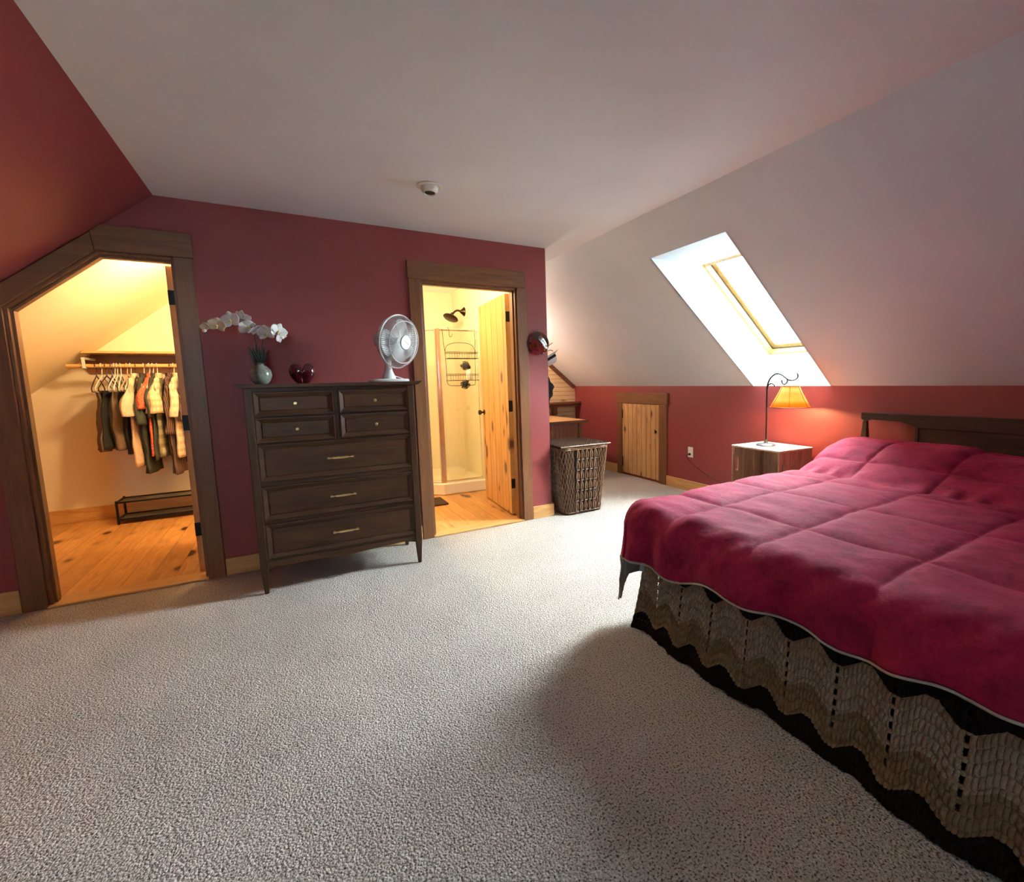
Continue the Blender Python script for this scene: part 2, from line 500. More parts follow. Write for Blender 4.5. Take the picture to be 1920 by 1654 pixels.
# closet
d2 = thing('door_2', None, None, (C2, 0, 0)); struct(d2, 'dark wooden closet doorway with its sloping head')
m = MB(); m.box((C2 - .0005, -.02, 0), (C2 + .092, -.001, ZT)); m.build('casing', M['casing'], d2, bevel=.003)
m = MB(); m.box((C1 - .10, -.02, 0), (C1 + .0005, -.001, ZLOW - .001)); m.build('casing', M['casing'], d2, bevel=.003)
m = MB(); m.prism([(CA - .001, ZT), (C2 + .10, ZT), (C2 + .10, ZT + .145), (CA + .035, ZT + .145), (CA - .0105, zs(CA - .01) - .004)], 'y', -.024, -.001); m.build('casing', M['casing_h'], d2, bevel=.003)
m = MB(); m.prism([(C1, ZLOW), (CA - .002, ZT - .001), (CA - .0115, zs(CA - .012) - .004), (C1 - .10, zs(C1 - .10) - .004), (C1 - .10, ZLOW)], 'y', -.024, -.001); m.build('casing', M['casing_h'], d2, bevel=.003)


def jamb_poly(pts, th, y0, y1):
    """lining just inside an open polygon path of (x,z)"""
    m = MB()
    for i in range(len(pts) - 1):
        (x0, z0), (x1, z1) = pts[i], pts[i + 1]
        d = Vector((x1 - x0, z1 - z0)).normalized(); n = Vector((d.y, -d.x)) * th
        m.prism([(x0, z0), (x1, z1), (x1 + n.x, z1 + n.y), (x0 + n.x, z0 + n.y)], 'y', y0, y1)
    return m


cp = [(C1, .0145), (C1, ZLOW), (CA, ZT), (C2, ZT), (C2, .0145)]
jamb_poly(cp, .016, -.001, PT + .001).build('jamb', M['casing'], d2, bevel=.002)
jamb_poly([(C1 + .016, .0145), (C1 + .016, ZLOW - .012), (CA + .003, ZT - .016), (C2 - .016, ZT - .016)], .012, .03, .075).build('door_stop', M['casing'], d2)
lf = MB(); lf.prism([(.14, .016), (.86, .016), (.86, 1.74), (.50, 2.01), (.14, 2.01)], 'x', -.02, .022); lf.build('door_leaf', M['pine_door'], d2, bevel=.003)
hinges(d2, -.018, .139, M['black_metal'])

# bathroom
d3 = thing('door_3', None, None, (B2, 0, 0)); struct(d3, 'knotty pine plank door standing open into the bathroom, brown casing')
MB().box((B2 - .0005, -.02, 0), (B2 + .090, -.001, ZB)).build('casing', M['casing'], d3, bevel=.003)
MB().box((B1 - .085, -.02, 0), (B1 + .0005, -.001, ZB)).build('casing', M['casing'], d3, bevel=.003)
MB().box((B1 - .094, -.026, ZB), (B2 + .072, -.001, ZB + .132)).build('casing', M['casing_h'], d3, bevel=.003)
jamb_poly([(B1, .0145), (B1, ZB), (B2, ZB), (B2, .0145)], .016, -.001, PT + .001).build('jamb', M['casing'], d3, bevel=.002)
jamb_poly([(B1 + .016, .0145), (B1 + .016, ZB - .016), (B2 - .016, ZB - .016), (B2 - .016, .0145)], .012, .03, .075).build('door_stop', M['casing'], d3)
lm = Matrix.Translation((2.296, .195, 0)) @ Matrix.Rotation(math.radians(-3.2), 4, 'Z')
lf = MB(lm); lf.box((0, 0, .016), (.042, .80, 2.015)); leaf = lf.build('door_leaf', M['pine_door'], d3, bevel=.002)
for a, b in HINGE_Z:
    h = MB(); h.box((2.297, .188, a), (2.338, .194, b)); h.tube([(2.344, .188, a), (2.344, .188, b)], .007, 8); h.build('hinge', M['black_metal'], d3)
kn = MB(lm)
for sx, x0 in ((-1, 0), (1, .042)):
    Mx = lm @ Matrix.Translation((x0, .735, .93)) @ Matrix.Rotation(sx * PI / 2, 4, 'Y')
    q = kn.M; kn.M = Mx; kn.lathe([(.028, 0), (.028, .005), (.011, .010), (.011, .028), (.022, .036), (.028, .048), (.024, .060), (.008, .066)], 16); kn.M = q
kn.build('knob', M['bronze'], leaf, smooth=50)

# knee wall hatch
d1 = thing('door_1', None, None, (XK, .82, 0)); struct(d1, 'small pine board hatch door in the red knee wall')
y1, y2, zk = 1.1724, .468, .932
MB().box((XK - .022, y1 + .004, 0), (XK - .001, y1 + .112, zk + .004)).build('casing', M['casing'], d1, bevel=.003)
MB().box((XK - .022, y2 - .125, 0), (XK - .001, y2 - .004, zk + .004)).build('casing', M['casing'], d1, bevel=.003)
MB().box((XK - .028, y2 - .148, zk + .006), (XK - .001, y1 + .112, zk + .138)).build('casing', M['casing_y'], d1, bevel=.003)
hl = MB().box((XK - .016, y2, .03), (XK - .001, y1, zk)).build('door_leaf', M['pine_hatch'], d1, bevel=.002)
for a, b in ((.74, .85), (.113, .234)):
    MB().box((XK - .0215, y1 - .012, a), (XK - .0165, y1 + .003, b)).build('hinge', M['black_metal'], d1)
m = MB(); m.prism([(.525, .59), (.525, .635), (.495, .612)], 'x', XK - .034, XK - .017); m.build('latch', M['black_metal'], hl, bevel=.003)

# ------------------------------------------------------------------ roof window
w1 = thing('window_1', None, None, (4.0, -1.19, 1.7)); struct(w1, 'white-lined roof window well with pine sash')
It, Ib = Vector((3.641, 0, 2.172)), Vector((4.543, 0, 1.437))
Ot, Ob = Vector((XR, 0, H)) + td * s_top, Vector((XK, 0, K))
m = MB()
for y, e in ((YS1 - .0015, .02), (YS2 + .0015, -.02)):
    m.prism([(Ot.x, Ot.z), (It.x, It.z), (Ib.x, Ib.z), (Ob.x, Ob.z)], 'y', y, y + e)
for a, b, q in ((Ot, It, (0, .02)), (Ob, Ib, (.016, -.013))):
    m.prism([(a.x, a.z), (b.x, b.z), (b.x + q[0], b.z + q[1]), (a.x + q[0], a.z + q[1])], 'y', YS2 - .02, YS1 + .02)
M['shaft'] = paint('white_shaft_paint', (.62, .65, .655), .6)
m.build('shaft', M['shaft'], w1)
wl = (Ib - It).length; wd = (Ib - It).normalized(); wnrm = Vector((-wd.z, 0, wd.x))
WM = Matrix(((wd.x, 0, wnrm.x, It.x), (0, 1, 0, 0), (wd.z, 0, wnrm.z, It.z), (0, 0, 0, 1)))


def ring_frame(t, n0, n1, inset=0):
    m = MB(WM); a, b = YS2 + inset, YS1 - inset
    m.box((inset, a, n0), (inset + t, b, n1)); m.box((wl - inset - t, a, n0), (wl - inset, b, n1))
    m.box((inset + t, a, n0), (wl - inset - t, a + t, n1)); m.box((inset + t, b - t, n0), (wl - inset - t, b, n1))
    return m


M['pine_sash'] = wood('pine_sash', (.36, .20, .06), (.50, .31, .10), 'x', .5)
M['gasket'] = plain('dark_gasket', (.03, .03, .03), .6)
M['alu'] = plain('grey_aluminium', (.42, .45, .48), .4, .6)
ring_frame(.028, .001, .05).build('window_frame', M['pine_sash'], w1)
ring_frame(.020, .051, .064, .004).build('gasket', M['gasket'], w1)
sh = ring_frame(.055, .066, .115, .012).build('sash', M['pine_sash'], w1, bevel=.004)
ring_frame(.018, .116, .14, .05).build('glazing_bead', M['alu'], sh)
m = MB(WM); m.box((.066, YS2 + .066, .086), (wl - .066, YS1 - .066, .094)); m.build('pane', M['glass'], sh)
ring_frame(.05, .141, .20, -.03).build('cladding', M['alu'], w1)

# ------------------------------------------------------------------ dresser
dr = thing('dresser', 'tall dark walnut dresser with seven drawers against the red wall', 'dresser', (.835, -.28, 0))
X0, X1, FY = .385, 1.292, -.500
MB().box((X0, FY + .016, .165), (X1, -.045, 1.234)).build('carcass', M['walnut_z'], dr)
m = MB()
m.prism([(.322, 1.262), (.352, 1.236), (1.340, 1.236), (1.372, 1.262), (1.352, 1.258), (.342, 1.258)], 'y', -.522, -.03)
m.build('top', M['walnut'], dr, bevel=.002)


def face_box(m, x0, x1, z0, z1, y0, y1):
    m.box((x0, y0, z0), (x1, y1, z1))


m = MB()   # face frame rails and mullion
for z0, z1 in ((1.213, 1.236), (1.062, 1.068), (.905, .912), (.654, .680), (.425, .446), (.198, .210)): m.box((.405, FY + .004, z0), (1.276, FY + .016, z1))
m.box((.829, FY + .003, .905), (.852, FY + .016, 1.236))
m.build('face_frame', M['walnut'], dr, bevel=.0015)
m = MB(); m.prism([(.405, .197), (1.276, .197), (1.276, .152), (1.20, .170), (.99, .160), (.84, .150), (.69, .160), (.47, .166), (.405, .146)], 'y', FY + .002, FY + .02); m.build('apron', M['walnut'], dr, bevel=.002)
for lx in (.385, 1.292):
    for ly in (-.486, -.068):
        m = MB(); rings = []
        for z, w in ((0, .011), (.02, .0125), (.17, .021), (1.235, .0205)):
            cx = lx + (0 if z > .1 else 0)
            rings.append([(cx - w, ly - w, z), (cx + w, ly - w, z), (cx + w, ly + w, z), (cx - w, ly + w, z)])
        m.loft(rings); m.build('leg', M['walnut_z'], dr, bevel=.004)


def drawer(x0, x1, z0, z1, pull):
    m = MB(); d = .030; ys = FY - .004; yi = FY + .008
    o = [(x0, ys, z0), (x1, ys, z0), (x1, ys, z1), (x0, ys, z1)]
    e = .006
    o2 = [(x0 + e, ys, z0 + e), (x1 - e, ys, z0 + e), (x1 - e, ys, z1 - e), (x0 + e, ys, z1 - e)]
    i = [(x0 + d, yi, z0 + d), (x1 - d, yi, z0 + d), (x1 - d, yi, z1 - d), (x0 + d, yi, z1 - d)]
    i2 = [(p[0] + s * .003, yi - .004, p[2] + t * .003) for p, s, t in zip(i, (1, -1, -1, 1), (1, 1, -1, -1))]
    b = [(p[0], FY + .0155, p[2]) for p in o]
    m.loft([b, o, o2, i, i2])
    dw = m.build('drawer', M['walnut'], dr, bevel=.0012)
    cx, cz = (x0 + x1) / 2, (z0 + z1) / 2
    if pull == 'knob':
        k = MB(Matrix.Translation((cx, yi - .004, cz)) @ Matrix.Rotation(PI / 2, 4, 'X'))
        k.lathe([(.006, 0), (.005, .010), (.009, .016), (.011, .022), (.007, .027)], 14); k.build('knob', M['brass'], dw, smooth=50)
    else:
        y = yi - .030
        k = MB(); k.tube([(cx - .075, y, cz), (cx - .070, y, cz), (cx - .045, y, cz), (cx - .043, y, cz), (cx, y, cz), (cx + .043, y, cz), (cx + .045, y, cz), (cx + .070, y, cz), (cx + .075, y, cz)],
                         [.006, .006, .004, .007, .008, .007, .004, .006, .006], 10)
        for s in (-.066, .066): k.tube([(cx + s, y, cz), (cx + s, yi - .003, cz)], [.0045, .006], 8)
        k.build('pull', M['brass'], dw, smooth=40)


for a in ((.408, .826, 1.071, 1.210, 'knob'), (.855, 1.273, 1.071, 1.210, 'knob'), (.408, .826, .914, 1.060, 'knob'), (.855, 1.273, .914, 1.060, 'knob'),
          (.408, 1.273, .682, .903, 'pull'), (.408, 1.273, .448, .652, 'pull'), (.408, 1.273, .212, .423, 'pull')): drawer(*a)
DT = 1.2585
for k in ('walnut', 'walnut_z'): M[k].node_tree.nodes['Principled BSDF'].inputs['Specular IOR Level'].default_value = .3

# ---- round vase with orchid
vx, vy = .45, -.29
n = NT('celadon_glaze', (.20, .22, .18), .22)
n.set('Base Color', n.ramp(n.noise(30, detail=5, rough=.7), [(.3, (.10, .11, .09)), (.7, (.26, .28, .235))])); M['celadon'] = n.m
m = MB(); m.lathe([(.026, 0), (.034, .002), (.052, .022), (.062, .052), (.058, .082), (.040, .106), (.022, .116), (.021, .122), (.027, .127), (.024, .129), (.018, .124), (.018, .09)], 32, (vx, vy, DT), cap=True)
tag(m.build('vase', M['celadon'], loc=(vx, vy, DT), smooth=60), 'round grey-green ceramic vase on the left end of the dresser', 'vase')
orc = thing('orchid', 'spray of white artificial orchids standing in the grey-green vase', 'flower', (vx, vy, DT + .095))
M['stem'] = plain('orchid_stem', (.035, .04, .02), .6)
M['orchid_leaf'] = plain('orchid_leaf', (.012, .018, .012), .45)
n = NT('orchid_petal', (.74, .70, .66), .55, Subsurface_Weight=.1)
M['petal'] = n.m
M['petal_warm'] = plain('orchid_petal_warm', (.66, .54, .40), .55)
M['lip'] = plain('orchid_lip', (.62, .50, .16), .5)
stem1 = catmull([(vx, vy, DT + .10), (.445, -.285, 1.47), (.432, -.29, 1.57), (.40, -.295, 1.635), (.345, -.30, 1.645), (.28, -.31, 1.625), (.225, -.315, 1.605), (.200, -.32, 1.585)], 6)
stem2 = catmull([(vx + .004, vy, DT + .10), (.468, -.29, 1.47), (.488, -.30, 1.545), (.53, -.31, 1.585), (.58, -.32, 1.56)], 6)
for st in (stem1, stem2): MB().tube(st, .0028, 6).build('stem', M['stem'], orc, smooth=60)
for k, (dx, dz, w) in enumerate(((-.045, .125, .015), (-.024, .105, .018), (.004, .11, .018), (.030, .12, .014), (.046, .10, .012), (-.012, .135, .012))):
    m = MB(); base = Vector((vx + dx * .12, vy + .004 * (k - 2), DT + .10)); tip = Vector((vx + dx * 1.15, vy + .012 * (k - 2.5), DT + .115 + dz))

    def lf_(u, v, base=base, tip=tip, w=w):
        c = base.lerp(tip, u); ww = w * math.sin(PI * min(1, .15 + .85 * u) ** .8) * (1 - u * .3)
        return (c.x + (v - .5) * 2 * ww, c.y - .01 * math.sin(PI * u) - .4 * ww * (abs(v - .5) * 2) ** 2, c.z)
    m.grid(lf_, 8, 4); o = m.build('leaf', M['orchid_leaf'], orc, smooth=80)
    o.modifiers.new('solid', 'SOLIDIFY').thickness = .0012


def flower(c, face, size, mt, roll=0.0, open_=1.0):
    f = Vector(face).normalized(); up = Vector((0, 0, 1)); sx = up.cross(f).normalized(); up = f.cross(sx)
    Mf = Matrix(((sx.x, up.x, f.x, c[0]), (sx.y, up.y, f.y, c[1]), (sx.z, up.z, f.z, c[2]), (0, 0, 0, 1))) @ Matrix.Rotation(roll, 4, 'Z')
    m = MB(Mf)
    for ang, ln, wd_, zz in ((0, 1, .42, 0), (2.2, .95, .36, 0), (-2.2, .95, .36, 0), (1.25, 1.0, .62, .004), (-1.25, 1.0, .62, .004)):
        def pet(u, v, ang=ang, ln=ln, wd_=wd_, zz=zz):
            r = u * ln * size; w = wd_ * size * math.sin(PI * (u * .86 + .10)) ** .7 * (v - .5) * 2
            z = zz + size * (.28 * u * u * (1 if open_ >= 1 else 2.2) - .25 * (abs(v - .5) * 2) ** 2 * .35)
            rr = r * (1 if open_ >= 1 else .75)
            return (math.sin(ang) * rr + math.cos(ang) * w, math.cos(ang) * rr - math.sin(ang) * w, z)
        m.grid(pet, 7, 6)
    fl = m.build('flower', mt, orc, smooth=80); fl.modifiers.new('solid', 'SOLIDIFY').thickness = .0012
    m = MB(Mf); m.ball((0, -size * .12, size * .2), size * .16, 8, 6, (1, 1.2, 1)); m.tube([(0, -.1 * size, .2 * size), (.1 * size, -.42 * size, .42 * size)], [.07 * size, .03 * size], 6)
    m.tube([(0, -.1 * size, .2 * size), (-.1 * size, -.42 * size, .42 * size)], [.07 * size, .03 * size], 6)
    m.build('lip', M['lip'], fl, smooth=60)


for c, fc, s, mt, rl, op in (((.212, -.325, 1.595), (-.5, -.8, -.2), .034, M['petal_warm'], .3, .5), ((.262, -.33, 1.605), (-.2, -1, -.35), .047, M['petal_warm'], -.2, 1),
                             ((.330, -.335, 1.632), (-.35, -1, .1), .052, M['petal'], .2, 1), ((.385, -.30, 1.655), (.5, .5, .6), .048, M['petal'], .5, 1), ((.405, -.335, 1.605), (.2, -.7, -.7), .050, M['petal'], 1.2, 1), ((.455, -.325, 1.590), (.3, -.5, -.9), .046, M['petal'], .7, 1),
                             ((.500, -.335, 1.565), (-.2, -1, -.3), .050, M['petal'], .1, 1), ((.560, -.335, 1.575), (.5, -.8, .1), .052, M['petal'], -.4, 1), ((.573, -.33, 1.545), (.5, -.7, -.4), .036, M['petal'], .9, 1)):
    flower(c, fc, s, mt, rl, op)
MB().ball((.198, -.325, 1.572), .010, 8, 6, (1.2, 1, 1)).build('bud', M['petal'], orc, smooth=60)

# ---- heart vase
M['heart'] = plain('dark_red_glaze', (.055, .004, .008), .07, 0, Coat_Weight=.6)
hx, hy = .674, -.29
m = MB(); rings = []
out_ = []
for j in range(48):
    t = 2 * PI * (j + .5) / 48
    out_.append((16 * math.sin(t) ** 3 * .00465, (13 * math.cos(t) - 5 * math.cos(2 * t) - 2 * math.cos(3 * t) - math.cos(4 * t) - .8) * .0062))
for i in range(17):
    ph = PI * i / 16; sc = max(.02, math.sin(ph) ** .55); yy = -.046 * math.cos(ph)
    rings.append([(hx + x * sc, hy + yy * (1 - .35 * max(0, -z / .09)), max(DT, DT + .057 + (z if z > 0 else z) * sc)) for x, z in out_])
m.loft(rings)
tag(m.build('heart_vase', M['heart'], loc=(hx, hy, DT), smooth=180), 'glossy dark red heart-shaped vase on the middle of the dresser', 'vase')

# ---- fan
fan = thing('desk_fan', 'white oscillating desk fan with wire guard on the right end of the dresser', 'fan', (1.20, -.29, DT))
fb = Vector((1.20, -.29, DT))
m = MB(); pts = [(.130 * (abs(math.cos(a)) ** .6) * (1 if math.cos(a) > 0 else -1), .085 * (abs(math.sin(a)) ** .6) * (1 if math.sin(a) > 0 else -1)) for a in [2 * PI * i / 40 for i in range(40)]]
rings = [[(fb.x + x * k, fb.y + y * k, fb.z + z) for x, y in pts] for z, k in ((0, .97), (.004, 1), (.012, 1), (.018, .95), (.020, .6))]
m.loft(rings); m.build('base', M['white_plastic'], fan, smooth=40)
m = MB(); m.lathe([(.046, .019), (.043, .035), (.033, .055), (.026, .075), (.022, .10), (.020, .16)], 20, fb); m.build('stand', M['white_plastic'], fan, smooth=50)
fdir = Vector((.60, -.79, -.15)).normalized(); fu = Vector((0, 0, 1)); fs = fu.cross(fdir).normalized(); fu = fdir.cross(fs)
hc = Vector((1.266, -.345, 1.530))
FM = Matrix(((fs.x, fu.x, fdir.x, hc.x), (fs.y, fu.y, fdir.y, hc.y), (fs.z, fu.z, fdir.z, hc.z), (0, 0, 0, 1)))
m = MB(FM); m.lathe([(.030, -.185), (.048, -.178), (.056, -.155), (.058, -.10), (.050, -.072), (.020, -.060)], 24); m.tube([(0, .05, -.155), (0, .078, -.155)], [.009, .011], 10)
q = m.M; m.M = Matrix.Identity(4); m.tube([fb + Vector((0, 0, .14)), fb + Vector((.0, -.004, .20)), FM @ Vector((0, -.045, -.125))], [.022, .026, .030], 14); m.M = q
m.build('motor_housing', M['white_plastic'], fan, smooth=50)
RG = .178
M['guard'] = plain('white_wire', (.66, .66, .64), .4)
m = MB(FM)
m.tube([(RG * math.cos(a), RG * math.sin(a), 0) for a in [2 * PI * i / 64 for i in range(64)]], .0062, 8, loop=True)
for i in range(72):
    a = 2 * PI * i / 72; c, s = math.cos(a), math.sin(a)
    m.tube([(c * RG, s * RG, -.004), (c * RG * .92, s * RG * .92, -.040), (c * RG * .62, s * RG * .62, -.062), (c * .05, s * .05, -.066)], .0015, 4, cap=False)
m.build('rear_guard', M['guard'], fan, smooth=60)
m = MB(FM); RF = .142
m.tube([(RF * math.cos(a), RF * math.sin(a), .050) for a in [2 * PI * i / 56 for i in range(56)]], .0030, 6, loop=True)
for i in range(84):
    a = 2 * PI * i / 84; c, s = math.cos(a), math.sin(a); t = a + .10; c2, s2 = math.cos(t), math.sin(t)
    m.tube([(c * RG, s * RG, .003), (c * RG * .93, s * RG * .93, .035), (c * RF, s * RF, .050), (c2 * .095, s2 * .095, .058), (c2 * .045, s2 * .045, .060)], .0015, 4, cap=False)
m.build('front_guard', M['guard'], fan, smooth=60)
m = MB(FM); m.lathe([(.0445, .055), (.050, .057), (.051, .063), (.048, .066)], 32, cap=False); fbr = m.build('badge_rim', M['grey_plastic'], fan, smooth=60)
m = MB(FM); m.lathe([(.047, .060), (.046, .066), (.030, .070), (.004, .071)], 32); bd = m.build('badge', M['white_plastic'], fan, smooth=60)
m = MB(FM); m.tube([(-.026, .016, .0705), (-.008, .004, .0723), (.010, -.008, .0722), (.026, -.018, .0705)], [.0008, .0022, .0022, .0008], 6); m.build('badge_mark', M['chrome'], bd)
for k in range(3):
    a0 = .9 + k * 2 * PI / 3
    m = MB(FM)

    def bl(u, v, a0=a0):
        r = .025 + u * .130; sp = (.42 + .42 * math.sin(PI * (u * .75 + .1))) * (1 if u < .9 else 1 - (u - .9) * 3)
        a = a0 + (v - .5) * 2 * sp + u * .35
        return (r * math.cos(a), r * math.sin(a), -.012 + (v - .5) * .034)
    m.grid(bl, 10, 8); o = m.build('blade', M['grey_plastic'] if 0 else plain('fan_blade', (.24, .25, .25), .4), fan, smooth=80); o.modifiers.new('solid', 'SOLIDIFY').thickness = .002
m = MB(FM); m.lathe([(.028, -.06), (.030, -.02), (.026, .01), (.010, .02)], 20); m.build('hub', M['grey_plastic'], fan, smooth=50)
m = MB(); m.tube(catmull([fb + Vector((.04, .03, .040)), fb + Vector((.09, .06, .026)), fb + Vector((.135, .09, .008)), fb + Vector((.125, .15, .006)), fb + Vector((.06, .20, .006))], 6), .0032, 6); m.build('cord', M['white_plastic'], fan, smooth=60)

# ------------------------------------------------------------------ ceiling and wall fixtures
ey = thing('recessed_light', 'small round eyeball downlight with dark opening in white ceiling', 'ceiling light', (1.392, -.866, H))
m = MB(); m.lathe([(.058, -.001), (.072, -.001), (.074, -.005), (.068, -.009), (.050, -.007)], 36, (1.392, -.866, H), cap=False); m.build('trim_ring', M['ivory'], ey, smooth=50)
EM = Matrix.Translation((1.392, -.866, H - .006)) @ Matrix.Rotation(math.radians(6), 4, Vector((0, 0, -1)).cross(Vector((-.26, -.96, 0))))
m = MB(EM); m.lathe([(.050, .004), (.050, -.006), (.046, -.022), (.038, -.034), (.033, -.037), (.031, -.034), (.030, -.008)], 32, cap=False); eb = m.build('eyeball', M['ivory'], ey, smooth=60)
m = MB(EM); m.lathe([(.0305, -.012), (.0305, -.030), (.002, -.030)], 24); m.build('aperture', M['aperture'], ey)

n = NT('swirled_glaze', (.2, .05, .03), .06, Coat_Weight=1.0)
v = n.map((9, 9, 9)); t = n.noise(.9, v, detail=2, dist=1.2)
n.set('Base Color', n.ramp(t, [(.30, (.010, .007, .007)), (.42, (.02, .008, .007)), (.50, (.075, .008, .005)), (.57, (.12, .016, .007)), (.63, (.06, .008, .006)), (.72, (.40, .36, .34))])); M['plate'] = n.m
PMx = Matrix.Translation((2.505, -.002, 1.567)) @ Matrix.Rotation(PI / 2, 4, 'X')
m = MB(PMx); m.lathe([(.040, 0), (.060, .006), (.097, .030), (.099, .033), (.094, .035), (.060, .045), (.025, .049), (.002, .050)], 40)
tag(m.build('wall_plate', M['plate'], loc=(2.505, -.002, 1.567), smooth=60), 'round glossy red and black swirled plate on the wall right of bathroom door', 'wall decoration')

ot = thing('wall_outlet', 'white power outlet low on the red knee wall', 'outlet', (XK, -.035, .433))
m = MB(); m.box((XK - .007, -.072, .376), (XK - .001, .002, .490)); op = m.build('cover_plate', M['ivory'], ot, bevel=.003)
for z in (.410, .456):
    m = MB(); m.box((XK - .0095, -.051, z - .015), (XK - .0072, -.019, z + .015)); m.build('socket', M['ivory'], ot, bevel=.002)

# ------------------------------------------------------------------ wicker hamper
hp = thing('wicker_hamper', 'tall brown woven wicker laundry hamper with lid at the wall end', 'laundry basket', (2.88, .12, 0))
M['wicker'] = wood('wicker', (.075, .036, .018), (.24, .130, .068), 'z', .26, scale=6)
M['wicker_dark'] = plain('wicker_core', (.016, .009, .006), .8)


def hamper_ring(t):
    """footprint at height fraction t: (x0,x1,y0,y1)"""
    return 2.708 - .060 * t, 3.098 + .060 * t, -.095 - .050 * t, .300 + .06 * t


def hamper_pt(s, t, out=0.0):
    x0, x1, y0, y1 = hamper_ring(t); x0 -= out; x1 += out; y0 -= out; y1 += out
    r = .05; w, d = x1 - x0 - 2 * r, y1 - y0 - 2 * r
    segs = [w, r * PI / 2, d, r * PI / 2, w, r * PI / 2, d, r * PI / 2]; L = sum(segs); q = (s % 1) * L
    k = 0
    while q > segs[k]: q -= segs[k]; k += 1
    if k == 0: return x0 + r + q, y0
    if k == 1: a = -PI / 2 + q / r; return x1 - r + r * math.cos(a), y0 + r + r * math.sin(a)
    if k == 2: return x1, y0 + r + q
    if k == 3: a = q / r; return x1 - r + r * math.cos(a), y1 - r + r * math.sin(a)
    if k == 4: return x1 - r - q, y1
    if k == 5: a = PI / 2 + q / r; return x0 + r + r * math.cos(a), y1 - r + r * math.sin(a)
    if k == 6: return x0, y1 - r - q
    a = PI + q / r; return x0 + r + r * math.cos(a), y0 + r + r * math.sin(a)


HZ = .635
m = MB(); m.loft([[(*hamper_pt(j / 64, t, -.008), .006 + t * (HZ - .006)) for j in range(64)] for t in (0, .5, 1)]); m.build('core', M['wicker_dark'], hp)
m = MB(); NS = 118
fw = .23
for j in range(NS):
    s = j / NS
    x, y = hamper_pt(s, .5)
    if y < -.1 and 2.80 < x < 3.02: continue
    ph = (j % 2) * PI + random.uniform(-.5, .5)
    pth = []
    for i in range(31):
        t = i / 30; ws = .0022 * math.sin(t * 2 * PI * 6.5 + ph)
        px, py = hamper_pt(s + ws / 1.0 * .9, t, .003 + .0025 * math.cos(t * 2 * PI * 6.5 + ph)); pth.append((px, py, .006 + t * (HZ - .008)))
    m.tube(pth, .0048 + random.uniform(-.0006, .0006), 6)
for z in (.02, HZ - .02, HZ - .006):   # bands
    t = z / HZ; m.tube([(*hamper_pt(i / 72, t, .004), z) for i in range(72)], .006, 6, loop=True)
m.build('woven_side', M['wicker'], hp, smooth=60)
m = MB()
for c in range(5):
    for r in range(6):
        x = 2.815 + c * .047; z0 = .03 + r * .098; y = hamper_ring((z0 + .05) / HZ)[2] - .006
        for sgn in (-1, 1):
            m.tube([(x + sgn * .004, y - .003, z0), (x + sgn * .012, y - .006, z0 + .03), (x + sgn * .010, y - .007, z0 + .06), (x + sgn * .001, y - .004, z0 + .098)], [.003, .0085, .0085, .003], 6)
        m.tube([(x - .014, y - .008, z0 + .002), (x, y - .013, z0 + .002), (x + .014, y - .008, z0 + .002)], .0042, 6)
m.build('braided_panel', M['wicker'], hp, smooth=60)
n = NT('wicker_lid', (.10, .05, .026), .85, Specular_IOR_Level=.15)
xx, yy, zz_ = n.xyz()
wv = n.math('MULTIPLY', n.math('SINE', n.math('MULTIPLY', xx, 300.0)), n.math('SINE', n.math('MULTIPLY', yy, 210.0)))
n.set('Base Color', n.ramp(wv, [(.0, (.022, .010, .006)), (.6, (.13, .064, .034))])); n.bump(wv, 1.0, .006); M['lid'] = n.m
m = MB()
lidp = lambda out: [(2.638 - out, -.150 - out), (3.168 + out, -.150 - out), (3.172 + out, .20)] + [(2.905 + (.267 + out) * math.cos(a), .20 + (.19 + out) * math.sin(a)) for a in [PI * i / 14 for i in range(1, 14)]] + [(2.636 - out, .20)]
m.loft([[(x, y, z) for x, y in lidp(o)] for z, o in ((HZ + .003, 0), (HZ + .016, .002), (HZ + .022, -.006))])
ld = m.build('lid', M['lid'], hp)
m = MB(); m.tube([(2.634, -.152, HZ + .012), (2.9, -.156, HZ + .013), (3.172, -.152, HZ + .012)], .008, 8); m.build('lid_edge', M['wicker'], ld, smooth=60)

# ------------------------------------------------------------------ alcove: cabinet, wall ledge, hats and coats
cb = thing('alcove_cabinet', 'wooden cabinet with beadboard side and light top behind the hamper', 'cabinet', (3.5, 1.85, 0))
MB().box((3.05, 1.32, .705), (3.86, 2.33, .735)).build('top', M['desk_top'], cb, bevel=.004)
MB().box((3.04, 1.305, .703), (3.875, 1.319, .737)).build('top_edge', M['darkwood'], cb, bevel=.003)
MB().box((3.10, 1.36, .06), (3.745, 2.31, .704)).build('beadboard_body', M['beadboard'], cb)
for x, y in ((3.77, 1.36), (3.77, 2.29), (3.08, 1.36), (3.08, 2.29)): MB().box((x - .022, y - .022, 0), (x + .022, y + .022, .704)).build('leg', M['darkwood'], cb, bevel=.003)
lg = thing('wall_ledge', 'dark wooden ledge rail across the pine boards above the cabinet', 'shelf', (3.95, 2.3, .86))
MB().box((3.3, 2.20, .893), (4.322, 2.378, .925)).build('ledge_board', M['darkwood'], lg, bevel=.004)
MB().box((3.3, 2.225, .855), (4.318, 2.377, .890)).build('ledge_rail', M['darkwood'], lg, bevel=.003)
MB().box((3.90, 2.27, .736), (3.96, 2.36, .854)).build('post', M['darkwood'], lg, bevel=.003)
M['hat_white'] = plain('white_felt', (.74, .72, .68), .9)
M['black_felt'] = plain('black_felt', (.012, .011, .012), .9)
hk = thing('coat_rack', 'dark coat rack rail just round the wall end', 'coat rack', (XW, .26, 1.62))
